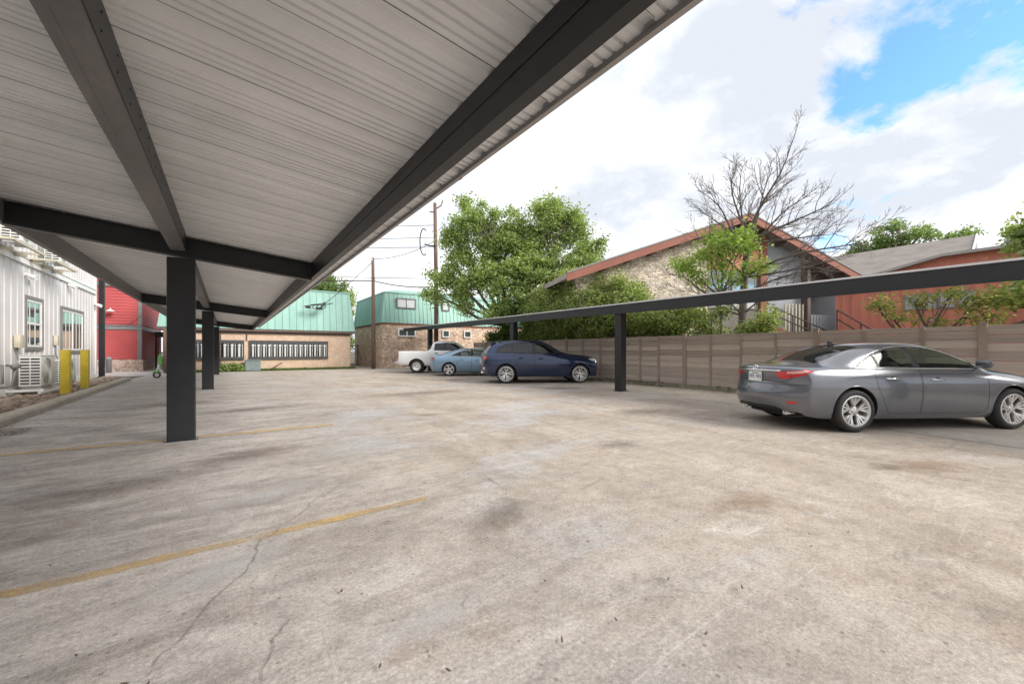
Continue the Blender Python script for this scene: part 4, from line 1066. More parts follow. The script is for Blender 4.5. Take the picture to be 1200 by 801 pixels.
# ------------------------------------------------------------------ utility poles and cables
def wirepts(a, b, sag, n=18):
    a, b = Vector(a), Vector(b); return [a.lerp(b, i/n) - Vector((0, 0, sag * 4 * (i/n) * (1 - i/n))) for i in range(n + 1)]
pa = empty('utility_pole', (8.5, 29.0, 0), 0, 'slim brown utility pole at the corner of the teal roofed brick house', 'pole')
mb = MB(); mb.tube([(0, 0, 0), (0, 0, 3.6), (-.04, 0, 7.95)], [.15, .135, .1], 10); mb.build('shaft', M['pole_wood'], pa, smooth=True)
mb = MB(); mb.lathe([(.04, 0), (.06, .06), (.03, .12)], Matrix.Translation((-.1, -.06, 7.75)), 8); mb.lathe([(.04, 0), (.06, .06), (.03, .12)], Matrix.Translation((.1, -.06, 6.4)), 8); mb.build('insulator', M['ac_white'], pa)
pb = empty('utility_pole', (12.45, 27.0, 0), 0, 'tall utility pole with a short top arm rising among the leaves of the big tree', 'pole')
mb = MB(); mb.tube([(0, 0, 0), (0, 0, 6), (-.1, 0, 12.1)], [.17, .15, .115], 10); mb.build('shaft', M['pole_wood'], pb, smooth=True)
mb = MB(); mb.tube([(-.1, 0, 11.65), (.35, -.1, 12.0), (.45, -.12, 12.35)], .05, 6); mb.tube([(-.5, 0, 11.4), (-.1, 0, 11.45)], .05, 6); mb.build('top_arm', M['pole_wood'], pb)
mb = MB(); mb.lathe([(.05, 0), (.08, .06), (.08, .1), (.03, .2)], Matrix.Translation((.46, -.12, 12.35)), 8); mb.lathe([(.05, 0), (.08, .06), (.03, .16)], Matrix.Translation((-.1, 0, 12.1)), 8); mb.build('insulator', M['ac_white'], pb)
mb = MB(); mb.tube([(-.12, -.1, 8.95), (-.6, -.1, 8.9), (-.95, -.1, 8.95)], .05, 6); mb.build('bracket', M['steel_dark'], pb)
mb = MB(); mb.tube([(-1.0 + .55*math.cos(a)*.55, -.1, 9.1 + .95*math.sin(a)) for a in [R(60 + 240*i/20) for i in range(21)]], .04, 5); mb.build('cable_loop', M['wire'], pb)
def cable(a, b, sag, lab, rad=.02):
    mb = MB(); mb.tube(wirepts(a, b, sag), rad, 5); return tag(mb.build('overhead_cable', M['wire']), lab, 'cable', 'overhead cables between the poles')
T1, T2 = (8.46, 29.0), (12.38, 27.0)
cable((-14, 41, 10.2), (12.36, 27, 10.5), .5, 'topmost overhead cable crossing behind the slim utility pole')
cable((-14, 40.6, 9.4), (12.36, 27, 9.6), .5, 'second overhead cable from the top, reaching the tall pole')
cable((-14, 40.8, 8.9), (12.36, 27, 8.9), .45, 'third overhead cable, just above the slim pole top')
cable((8.44, 28.93, 7.86), (12.4, 26.9, 9.4), .35, 'overhead cable climbing from the slim pole top to the tall pole')
cable((-14, 38.6, 7.6), (12.4, 27, 6.6), .5, 'overhead cable passing low above the teal roofs')
cable((-12, 38.6, 6.7), (8.5, 28.94, 6.3), .3, 'lower thick overhead cable left of the slim pole', .035)
cable((8.5, 28.94, 6.3), (12.45, 26.9, 6.0), .2, 'thick overhead cable bundle between the two poles', .035)
cable((12.45, 26.9, 6.0), (30, 20, 6.6), .5, 'overhead cable running from the tall pole to the right behind the tree')
cable((8.46, 28.95, 7.7), (5.2, 30.4, 4.3), .1, 'service drop cable slanting from the slim pole top to the teal roof')
sp = empty('cable_coil', (5.15, 30.2, 4.35), 0, 'dark coiled cable hanging in front of the teal roof', 'cable coil')
mb = MB()
for k in range(4):
    mb.tube([(.5*math.cos(a)*(1 - .2*k) + .1*k - .1 + rnd.uniform(-.03, .03), .05*k - .1, (.16 + .03*k)*math.sin(a + .5*k) + .04*k) for a in [2*PI*i/22 for i in range(23)]], .022, 5)
mb.build('loop', M['wire'], sp)
mb = MB(); mb.tube([(-.95, 0, -.02), (-.3, 0, .1), (.3, 0, .16), (.9, 0, .3)], .03, 5); mb.lathe([(0, 0), (.09, 0), (.09, .4), (0, .4)], Matrix.Translation((-.2, 0, -.12)) @ Matrix.Rotation(PI/2, 4, 'Y'), 10); mb.lathe([(0, 0), (.07, 0), (.07, .3), (0, .3)], Matrix.Translation((-.85, 0, -.08)) @ Matrix.Rotation(PI/2, 4, 'Y'), 10); mb.build('splice_case', M['black_plastic'], sp)

# ------------------------------------------------------------------ electric scooter by the kerb end
sc = empty('kick_scooter', (-2.55, 25.2, 0), R(-8), 'green and white electric kick scooter parked by the kerb end', 'scooter')
for x in (-.2, .72):
    mb = MB(); T = Matrix.Translation((x, 0, .15)) @ Matrix.Rotation(PI/2, 4, 'X')
    mb.lathe([(.09, -.035), (.13, -.04), (.15, -.02), (.15, .02), (.13, .04), (.09, .035)], T, 24, True); w = mb.build('wheel', M['rubber'], sc, smooth=True)
    mb = MB(); mb.lathe([(.0, -.03), (.03, -.035), (.035, .0), (.03, .035), (0, .03)], T, 12)
    for k in range(5): 
        a = 2*PI*k/5; mb.tube([T @ Vector((.02*math.cos(a), .02*math.sin(a), 0)), T @ Vector((.095*math.cos(a), .095*math.sin(a), 0))], .016, 6)
    mb.build('rim', M['scoot_white'], w)
mb = MB(); mb.rbox(-.02, -.09, .12, .62, .09, .19, .02); mb.build('deck', M['scoot_white'], sc)
mb = MB(); mb.tube([(-.2, 0, .3), (-.12, 0, .62), (.02, 0, 1.18)], [.045, .05, .035], 10); mb.tube([(-.12, 0, .45), (.08, 0, .18)], .035, 8); mb.tube([(-.2, .055, .15), (-.2, .05, .34)], .014, 6); mb.tube([(-.2, -.055, .15), (-.2, -.05, .34)], .014, 6); mb.build('stem', M['scoot_white'], sc, smooth=True)
mb = MB(); mb.rbox(-.14, -.05, .62, .0, .05, 1.12, .03, Matrix.Translation((.0, 0, .0)) @ Matrix.Rotation(R(0), 4, 'Y')); mb.tube([(-.33, 0, .2), (-.3, 0, .3), (-.2, 0, .335), (-.08, 0, .3)], .05, 8); smooth_by_angle(mb.build('stem_cover', M['scoot_green'], sc))
mb = MB(); mb.tube([(.02, -.3, 1.2), (.0, -.1, 1.22), (.0, .1, 1.22), (.02, .3, 1.2)], .022, 8); mb.build('handlebar', M['black_plastic'], sc, smooth=True)
mb = MB(); mb.rbox(.5, -.06, .26, .9, .06, .31, .02); mb.build('mudguard', M['scoot_green'], sc)
# ------------------------------------------------------------------ cars
V = Vector
class Proj:
    def __init__(s, uc, ud, vd, d): s.uc = V(uc); s.ud = V(ud); s.vd = V(vd); s.d = V(d)
    def uv(s, p): return (s.uc.dot(p), s.vd.dot(p))
    def p3(s, u, v): return s.ud * u + s.vd * v
PSIDE = Proj((1,0,0), (1,0,0), (0,0,1), (0,1,0))
PTOP = Proj((1,0,0), (1,0,0), (0,1,0), (0,0,1))
PREAR = Proj((0,1,0), (0,1,0), (0,0,1), (1,0,0))
PRR = Proj((1,-1,0), (.5,-.5,0), (0,0,1), (1,1,0))     # rear right corner: u = x + |y|
PRL = Proj((1,1,0), (.5,.5,0), (0,0,1), (1,-1,0))
PFR = Proj((-1,-1,0), (-.5,-.5,0), (0,0,1), (1,-1,0))  # front right corner: u = -x + |y|
PFL = Proj((-1,1,0), (-.5,.5,0), (0,0,1), (1,1,0))

def inpoly(p, poly):
    x, y = p; c = False; n = len(poly)
    for i in range(n):
        x1, y1 = poly[i]; x2, y2 = poly[(i+1) % n]
        if (y1 > y) != (y2 > y) and x < (x2-x1) * (y-y1) / (y2-y1) + x1: c = not c
    return c
def cut(bm, pr, poly, ok):
    n = len(poly); e_ = .012
    U0, U1 = min(p[0] for p in poly) - e_, max(p[0] for p in poly) + e_; V0, V1 = min(p[1] for p in poly) - e_, max(p[1] for p in poly) + e_
    def box_(f):
        q = [pr.uv(v.co) for v in f.verts]; us = [k[0] for k in q]; vs = [k[1] for k in q]
        return (min(us), max(us), min(vs), max(vs))
    cand = {}
    for f in bm.faces:
        c = f.calc_center_median(); u = pr.uc.dot(c)
        if u < U0 - .12 or u > U1 + .12: continue
        v = pr.vd.dot(c)
        if v < V0 - .12 or v > V1 + .12 or not ok(c, f.normal): continue
        b = box_(f)
        if b[1] < U0 or b[0] > U1 or b[3] < V0 or b[2] > V1: continue
        cand[f] = b
    for i in range(n):
        a, b = poly[i], poly[(i+1) % n]
        d = V((b[0]-a[0], b[1]-a[1]))
        if d.length < 1e-6: continue
        nor = (pr.ud * d.x + pr.vd * d.y).cross(pr.d)
        u0, u1 = min(a[0], b[0]) - e_, max(a[0], b[0]) + e_; v0, v1 = min(a[1], b[1]) - e_, max(a[1], b[1]) + e_
        fs = [f for f, q in cand.items() if not (q[1] < u0 or q[0] > u1 or q[3] < v0 or q[2] > v1)]
        if not fs: continue
        g = set(fs)
        for f in fs: g.update(f.edges); g.update(f.verts)
        for f in fs: del cand[f]
        res = bmesh.ops.bisect_plane(bm, geom=list(g), dist=1e-5, plane_co=pr.p3(*a), plane_no=nor)
        for f in res['geom']:
            if isinstance(f, bmesh.types.BMFace) and f.is_valid: cand[f] = box_(f)
def rounded(poly, r=.04, n=4):
    out = []; N_ = len(poly)
    for i in range(N_):
        p0, p, p1 = V(poly[i-1]), V(poly[i]), V(poly[(i+1) % N_])
        a, b = (p0-p), (p1-p); ra = min(r, a.length*.45); rb = min(r, b.length*.45)
        A_, B_ = p + a.normalized()*ra, p + b.normalized()*rb
        for k in range(n + 1):
            t = k / n; q = A_*(1-t)**2 + p*2*t*(1-t) + B_*t*t; out.append((q.x, q.y))
    return out
def dens(poly, step=.05, closed=True):
    out = []; n = len(poly)
    for i in range(n if closed else n - 1):
        a, b = V(poly[i]), V(poly[(i+1) % n]); k = max(1, int((b-a).length / step))
        for j in range(k): q = a.lerp(b, j/k); out.append((q.x, q.y))
    out.append(poly[0] if closed else poly[-1]); return out

K = 5
def sec(x, zb, ymax, zsh, ysh, kind='flat', yr=0, zr=0, zc=0, yb=None, rows=None):
    h = zsh - zb
    yb = ymax - .09 if yb is None else yb
    fr = rows or (.09/h if h else .1, .36, .62, .86)
    s = [(yb, zb), (ymax - .018, zb + h*fr[0]), (ymax, zb + h*fr[1]), (ymax + .006, zb + h*fr[2]), (ymax - .014, zb + h*fr[3]), (ysh, zsh)]
    if kind == 'flat':
        t = [(ysh*a, zsh + (zc-zsh)*b) for a, b in ((.93, .3), (.82, .55), (.66, .78), (.34, .95), (0, 1))]
    else:
        m_ = ((ysh - .03 + yr)/2 + .022, (zsh + .02 + zr)/2)
        t = [(ysh - .03, zsh + .02), m_, (yr, zr), (yr*.6, zr + .72*(zc-zr)), (0, zc)]
    return (x, s, t)

def build_surface(st, rearx, frontx, LL, cr, cf, level):
    """st: list of sections between the two end rings; end rings come from the first / last section with caps"""
    bm = bmesh.new(); n = len(st); half = 11
    grid = {}
    ym0 = max(p[0] for p in st[0][1]); ym1 = max(p[0] for p in st[-1][1])
    def capx(y, z, end):
        if end == 0: return rearx(z) + cr * abs(y / ym0) ** 3
        return LL - frontx(z) - cf * abs(y / ym1) ** 2.6
    for i, (x, s, t) in enumerate(st):
        pts = s + t
        for sg in (-1, 1):
            for j, (y, z) in enumerate(pts):
                if sg == 1 and j == half - 1: continue
                xx = x if 0 < i < n - 1 else capx(y, z, 0 if i == 0 else 1)
                grid[(i, sg, j)] = bm.verts.new((xx, sg*y, z))
        grid[(i, 1, half-1)] = grid[(i, -1, half-1)]
    for i in range(n - 1):
        for sg in (-1, 1):
            for j in range(half - 1):
                q = [grid[(i, sg, j)], grid[(i+1, sg, j)], grid[(i+1, sg, j+1)], grid[(i, sg, j+1)]]
                bm.faces.new(q if sg < 0 else q[::-1])
    for end, i in ((0, 0), (1, n - 1)):
        x, s, t = st[i]; top = [s[K]] + t
        cols = [(-1, c) for c in range(len(top))] + [(1, c) for c in range(len(top) - 2, -1, -1)]
        M_ = []
        for j in range(K + 1):
            row = []
            for ci, (sg, c) in enumerate(cols):
                if c == 0: row.append(grid[(i, sg, j)])
                elif j == K: row.append(grid[(i, sg, K + c)])
                else:
                    y = top[c][0] / top[0][0] * s[j][0] * sg; z = s[j][1] + (top[c][1] - top[0][1]) * (j / K)
                    row.append(bm.verts.new((capx(y, z, end), y, z)))
            M_.append(row)
        for j in range(K):
            for c in range(len(cols) - 1):
                q = [M_[j][c], M_[j][c+1], M_[j+1][c+1], M_[j+1][c]]
                if len(set(q)) == 4: bm.faces.new(q if end else q[::-1])
    bmesh.ops.recalc_face_normals(bm, faces=bm.faces)
    me = bpy.data.meshes.new('cage'); bm.to_mesh(me); bm.free()
    o = bpy.data.objects.new('cage', me); COL.objects.link(o)
    md = o.modifiers.new('s', 'SUBSURF'); md.levels = level; md.render_levels = level; md.quality = 4
    dg = bpy.context.evaluated_depsgraph_get(); ev = o.evaluated_get(dg)
    m2 = bpy.data.meshes.new_from_object(ev)
    bpy.data.objects.remove(o); bpy.data.meshes.remove(me)
    out = bmesh.new(); out.from_mesh(m2); bpy.data.meshes.remove(m2)
    return out

class CarShell:
    def __init__(s, bm):
        s.bm = bm; bm.normal_update()
        bmesh.ops.triangulate; bm.faces.ensure_lookup_table()
        s.bvh = BVHTree.FromBMesh(bm, epsilon=0)
        s.fv = [[(v.co.copy(), v.normal.copy()) for v in f.verts] for f in bm.faces]
    def nrm(s, p):
        loc, n, i, d = s.bvh.find_nearest(p)
        w = V((0, 0, 0))
        for c, nn in s.fv[i]: w += nn / ((c - loc).length_squared + 1e-7)
        return w.normalized()
    def side(s, x, z, sg, extra=0.):
        h = s.bvh.ray_cast(V((x, sg*2, z)), V((0, -sg, 0)))
        if h[0] is None: return None
        return h[0] + h[1] * extra * (1 if h[1].y * sg > 0 else -1)
    def ray(s, o, d): return s.bvh.ray_cast(V(o), V(d))
    def part(s, faces, name, mat, parent, push=0.):
        idx = {}; vs = []; fs = []
        for f in faces:
            q = []
            for v in f.verts:
                if v not in idx: idx[v] = len(vs); vs.append(v.co.copy())
                q.append(idx[v])
            fs.append(q)
        ns = [s.nrm(p) for p in vs]
        if push: vs = [p + n * push for p, n in zip(vs, ns)]
        me = bpy.data.meshes.new(name); me.from_pydata([tuple(p) for p in vs], [], fs); me.materials.append(mat)
        me.polygons.foreach_set('use_smooth', [True]*len(fs)); me.update()
        me.normals_split_custom_set_from_vertices([tuple(n) for n in ns])
        o = bpy.data.objects.new(name, me); COL.objects.link(o); o.parent = parent; return o

def make_wheel(parent, x, y, z, Rr, width, rimr, style, sg, mats=None):
    """sg: -1 the outside faces -y"""
    T = Matrix.Translation((x, y, z)) @ Matrix.Rotation(PI/2 if sg < 0 else -PI/2, 4, 'X')   # local +z outwards
    w2 = width / 2
    w = empty('wheel'); w.parent = parent
    mb = MB(); mb.lathe([(rimr, -w2*.8), (rimr + .02, -w2), (Rr - .03, -w2), (Rr - .006, -w2*.75), (Rr, -w2*.4), (Rr, w2*.4), (Rr - .006, w2*.75), (Rr - .03, w2*.98), (rimr + .035, w2*1.02), (rimr + .012, w2*.93), (rimr, w2*.8)], T, 48, True)
    mb.build('tyre', M['rubber'], w, smooth=True)
    A0, A1 = (M['alloy'], M['alloy_dark']) if mats is None else mats
    mb = MB(); mb.cur = 0
    mb.lathe([(rimr + .008, w2*.78), (rimr + .008, w2*.92), (rimr - .012, w2*.94), (rimr - .022, w2*.8), (rimr - .03, w2*.2), (rimr - .03, -w2*.8), (rimr, -w2*.8)], T, 48)
    hub = w2 * .62
    def spoke(a0, a1, r0, r1, wd0, wd1, zz0, zz1, th=.03):
        c0, s0, c1, s1 = math.cos(a0), math.sin(a0), math.cos(a1), math.sin(a1)
        p0, p1 = V((r0*c0, r0*s0, zz0)), V((r1*c1, r1*s1, zz1)); d = (p1-p0).normalized(); sd = V((-d.y, d.x, 0)).normalized()
        vs = []
        for p, wd in ((p0, wd0), (p1, wd1)):
            vs += [p - sd*wd - V((0,0,th)), p + sd*wd - V((0,0,th)), p + sd*wd*.72, p - sd*wd*.72]
        mb.add([T @ v for v in vs], [(0,1,2,3), (7,6,5,4), (0,4,5,1), (1,5,6,2), (2,6,7,3), (3,7,4,0)])
    ro = rimr - .014
    if style == 'multi':
        for k in range(5):
            a = 2*PI*k/5 + .31
            spoke(a, a, .05, ro, .026, .014, hub, w2*.86)
            for q in (-1, 1):
                spoke(a + q*.06, a + q*.27, .075, ro, .014, .012, hub - .003, w2*.86)
                spoke(a + q*.2, a + q*.42, .1, ro, .011, .011, hub - .008, w2*.85)
    elif style == 'ten':
        for k in range(5):
            a = 2*PI*k/5 + .2
            for q in (-1, 1):
                spoke(a + q*.2, a + q*.17, .06, ro, .022, .02, hub, w2*.86); spoke(a + q*.3, a + q*.45, .09, ro, .01, .011, hub - .01, w2*.84)
    elif style == 'five':
        for k in range(5):
            a = 2*PI*k/5 + .5
            for q in (-1, 1): spoke(a + q*.1, a + q*.16, .06, ro, .03, .024, hub, w2*.86)
    mb.lathe([(0, hub + .012), (.03, hub + .012), (.062, hub + .004), (.075, hub - .02), (.08, hub - .05)], T, 20)
    if style == 'steel':
        mb.lathe([(.07, hub - .03), (.1, hub - .02), (ro - .03, hub + .01), (ro, w2*.8)], T, 40)
        for k in range(8):
            a = 2*PI*k/8; mb.lathe([(0, .004), (.018, .003), (.02, 0)], T @ Matrix.Translation((ro*.72*math.cos(a), ro*.72*math.sin(a), hub + .002)), 10)
    mb.cur = 1
    mb.lathe([(0, w2*.1), (ro, w2*.1), (ro, -w2*.5)], T, 32)
    for k in range(5):
        a = 2*PI*k/5 + .8; mb.lathe([(0, .006), (.009, .005), (.01, 0)], T @ Matrix.Translation((.045*math.cos(a), .045*math.sin(a), hub + .008)), 6)
    o = mb.build('rim', [A0, A1], w); smooth_by_angle(o, 40)
    return w

def make_car(S):
    LL = S['L']
    root = empty(S['name'], S['loc'], S['rz'], S['label'], S['cat'], S.get('group'))
    off = V((-S['cx'], 0, 0))
    bm = build_surface(S['st'], S['rearx'], S['frontx'], LL, S['cr'], S['cf'], S['level'])
    sh = CarShell(bm)
    paint_ = S['paint']; Rw = S['Rw']
    sideok = lambda c, n: abs(n.y) > .3 and abs(c.y) > .4 and S.get('sx0', .3) < c.x < LL - .3
    zwc = Rw
    arches = [[(ax + (Rw + S['gap'])*math.cos(2*PI*i/40), zwc + .01 + (Rw + S['gap'])*math.sin(2*PI*i/40)) for i in range(40)] for ax in S['axles']]
    for a in arches: cut(bm, PSIDE, a, lambda c, n: abs(c.y) > .45)
    kill = [f for f in bm.faces if abs(f.calc_center_median().y) > .45 and any(inpoly(PSIDE.uv(f.calc_center_median()), a) for a in arches)]
    bmesh.ops.delete(bm, geom=kill, context='FACES')
    for q in S.get('kill', []):
        bmesh.ops.delete(bm, geom=[f for f in bm.faces if q(f.calc_center_median(), f.normal)], context='FACES')
    regs = []   # (key, proj, poly, ok)
    for key, pr, poly, ok in S['regions']:
        if ok == 'side': ok = sideok
        cut(bm, pr, poly, ok); regs.append((key, pr, poly, ok))
    bm.normal_update()
    groups = {}
    for f in bm.faces:
        c = f.calc_center_median(); k = 'body'
        for key, pr, poly, ok in regs:
            if ok(c, f.normal) and inpoly(pr.uv(c), poly):
                k = key; break
        if k.endswith('*'): k = k[:-1] + ('_R' if c.y < 0 else '_L')
        groups.setdefault(k, []).append(f)
    objs = {}
    for k, fs in groups.items():
        base = k.replace('_R', '').replace('_L', '')
        nm, mat, push = S['parts'].get(base, ('body', paint_, 0))
        objs[k] = sh.part(fs, nm, mat, root, push)
    body = objs['body']
    dk = lambda nm, mb, mat, par=root, sm=False: mb.build(nm, mat, par, smooth=sm)
    # wheel wells and underbody
    for ax in S['axles']:
        for sg in (-1, 1):
            mb = MB()
            rr = Rw + S['gap'] + .004; a0 = math.asin((S['zb'] + .03 - zwc) / rr); vs = []; n = 24
            for i in range(n + 1):
                a = a0 + (PI - 2*a0) * i / n
                p = sh.side(ax + (rr+.01)*math.cos(a), zwc + .01 + (rr+.01)*math.sin(a), sg)
                yy = (abs(p.y) - .006) if p else S['W']/2 - .03
                vs += [(ax + rr*math.cos(a), sg*yy, zwc + .01 + rr*math.sin(a)), (ax + rr*math.cos(a), sg*.42, zwc + .01 + rr*math.sin(a))]
            mb.add(vs, [[2*i, 2*i+1, 2*i+3, 2*i+2] for i in range(n)] + [[2*i+1 for i in range(n+1)]])
            dk('wheel_well', mb, M['void'], body)
    mb = MB(); mb.box(S['axles'][0] + Rw + .08, -S['W']/2 + .14, S['zb'] - .01, S['axles'][1] - Rw - .08, S['W']/2 - .14, S['zb'] + .12)
    mb.box(.3, -.44, S['zb'], LL - .3, .44, S['zb'] + .1); mb.box(.42, -S['W']/2 + .3, S['zb'] + .06, S['axles'][0] - Rw - .1, S['W']/2 - .3, S['zb'] + .12)
    mb.tube([(S['axles'][0], -.7, zwc), (S['axles'][0], .7, zwc)], .05, 8); mb.tube([(S['axles'][1], -.7, zwc), (S['axles'][1], .7, zwc)], .04, 8)
    dk('underbody', mb, M['void'])
    # arch lips
    for ax in S['axles']:
        for sg in (-1, 1):
            mb = MB(); pts = []; rr = Rw + S['gap'] + .006
            for i in range(31):
                a = R(-12 + 204 * i / 30); p = sh.side(ax + rr*math.cos(a), zwc + .01 + rr*math.sin(a), sg)
                if p and p.z > S['zb'] + .03: pts.append(p - V((0, sg*.004, 0)))
            if len(pts) > 2: mb.tube(pts, S.get('lip', .009), 6); dk('arch_lip', mb, S.get('lipmat', paint_), body, True)
    # shut lines
    for key, poly in S.get('seams', []):
        for sg, sfx in ((-1, '_R'), (1, '_L')):
            mb = MB(); run = []
            for x, z in dens(poly, .04, S.get('seamclosed', True) and key[0] != '-'):
                p = sh.side(x, z, sg)
                if p: run.append(p - V((0, sg*.0015, 0)))
            if len(run) > 2:
                mb.tube(run, .0042, 5, False); dk('shut_line', mb, M['void'], objs.get(key.strip('-') + sfx, body))
    for pl in S.get('rearseams', []):
        mb = MB(); run = []
        for y, z in dens(pl, .04, False):
            h = sh.ray((-1, y, z), (1, 0, 0))
            if h[0]: run.append(h[0] + V((.001, 0, 0)))
        if len(run) > 2: mb.tube(run, .0045, 5, False); dk('shut_line', mb, M['void'], body)
    # window surrounds
    for key, poly, rad, mat in S.get('trims', []):
        for sg in (-1, 1):
            run = []; mb = MB()
            for x, z in dens(poly, .05, key != '-'):
                p = sh.side(x, z, sg)
                if p: run.append(p)
            if len(run) > 2: mb.tube(run, rad, 6, False); dk('window_trim', mb, mat, body, True)
    # mirrors and door handles
    mx, mz = S['mirror']
    for sg in (-1, 1):
        p = sh.side(mx, mz, sg) or V((mx, sg*S['W']/2, mz))
        q = p + V((.02, sg*.13, .05))
        mb = MB(); mb.cur = 0
        bmm = bmesh.new(); bmesh.ops.create_icosphere(bmm, subdivisions=3, radius=1); bmm.verts.ensure_lookup_table()
        def shp(c):
            return V((q.x + c.x*.075*(.35 if c.x < -.3 else 1), q.y + c.y*.115, q.z + .02 + c.z*.07))
        mb.add([shp(v.co) for v in bmm.verts], [[v.index for v in f.verts] for f in bmm.faces]); bmm.free()
        mb.tube([p - V((0, sg*.02, .01)), p + V((.01, sg*.05, .015)), q - V((0, 0, .02))], [.03, .024, .02], 8)
        dk('side_mirror', mb, S.get('mirrormat', paint_), root, True)
    for dkey, hx, hz in S['handles']:
        for sg, sfx in ((-1, '_R'), (1, '_L')):
            p = sh.side(hx, hz, sg); 
            if not p: continue
            mb = MB(); mb.tube([p + V((-.12, -sg*.006, 0)), p + V((-.09, sg*.028, .003)), p + V((0, sg*.036, .004)), p + V((.08, sg*.03, .002)), p + V((.11, -sg*.004, 0))], [.008, .013, .014, .013, .008], 8)
            dk('handle', mb, S.get('handlemat', paint_), objs.get(dkey + sfx, body), True)
            mb = MB(); mb.lathe([(0, .002), (.036, .001), (.04, -.003)], Matrix.Translation(p) @ Matrix.Rotation(-sg*PI/2, 4, 'X') , 14); dk('handle_cup', mb, M['void'], objs.get(dkey + sfx, body))
    # seats, dash, steering wheel
    if S.get('seats'):
        sx, sz, ry = S['seats']
        for name, x, ys, w in (('front_seat', sx, (-.36, .36), .24), ('rear_seat', sx - .85, (0,), .6)):
            for y in ys:
                mb = MB(); mb.rbox(x - .25, y - w, sz - .1, x + .28, y + w, sz + .08, .04)
                T = Matrix.Translation((x - .22, y, sz + .05)) @ Matrix.Rotation(R(-18), 4, 'Y')
                mb.rbox(-.07, -w*.95, 0, .07, w*.95, .56, .05, T)
                for yy in ((0,) if w < .4 else (-.36, .36)): mb.rbox(-.05, yy - .12, .6, .05, yy + .12, .76, .04, T); mb.tube([T @ V((0, yy - .05, .55)), T @ V((0, yy - .05, .62))], .008, 5)
                dk(name, mb, M['seat'])
        mb = MB(); mb.rbox(sx + .62, -.68, sz - .05, sx + 1.05, .68, sz + .3, .06); dk('dashboard', mb, M['void'])
        mb = MB(); T = Matrix.Translation((sx + .5, .36, sz + .3)) @ Matrix.Rotation(R(65), 4, 'Y')
        mb.tube([T @ V((.18*math.cos(a), .18*math.sin(a), 0)) for a in [2*PI*i/20 for i in range(21)]], .016, 6, False); mb.tube([T @ V((0, -.17, 0)), T @ V((0, .17, 0))], .014, 5); dk('steering_wheel', mb, M['void'])
        mb = MB(); mb.rbox(S['axles'][0], -.66, S['zb'] + .13, sx + .8, .66, sz - .12, .02); dk('cabin_floor', mb, M['void'])
    for ax in S['axles']:
        for sg in (-1, 1): make_wheel(root, ax, sg*(S['track']/2), zwc, Rw, S['tw'], S['rimr'], S['rim'], sg, S.get('rimmats'))
    S['extra'](root, sh, objs, dk)
    for ch in [k for k in bpy.data.objects if k.parent == root]: ch.location = off
    bm.free()
    return root

def plate(root, sh, z, dk, w=.31, hh=.16, y=0):
    h = sh.ray((-1, y, z), (1, 0, 0)); n = h[1] if h[1].x < 0 else -h[1]
    a = math.atan2(n.z, -n.x)
    T = Matrix.Translation(h[0] + V((-.012, 0, 0))) @ Matrix.Rotation(a * .6, 4, 'Y')
    mb = MB(); mb.rbox(-.006, -w/2, -hh/2, .006, w/2, hh/2, .004, T); o = dk('licence_plate', mb, M['plate'])
    mb = MB()
    for k in range(7):
        if k == 3: continue
        yy = -w*.4 + k * w*.8/6; mb.box(-.0085, yy - .011, -.03, -.0065, yy + .011, .028, T)
    mb.box(-.0085, -w*.25, .045, -.0065, w*.25, .058, T); dk('plate_characters', mb, M['plate_ink'], o)
    mb = MB()
    for q in ((-w/2 - .008, -hh/2 - .008, w/2 + .008, -hh/2), (-w/2 - .008, hh/2, w/2 + .008, hh/2 + .008), (-w/2 - .008, -hh/2 + .001, -w/2, hh/2 - .001), (w/2, -hh/2 + .001, w/2 + .008, hh/2 - .001)):
        mb.box(-.01, q[0], q[1], .006, q[2], q[3], T)
    dk('plate_frame', mb, M['chrome'], o)

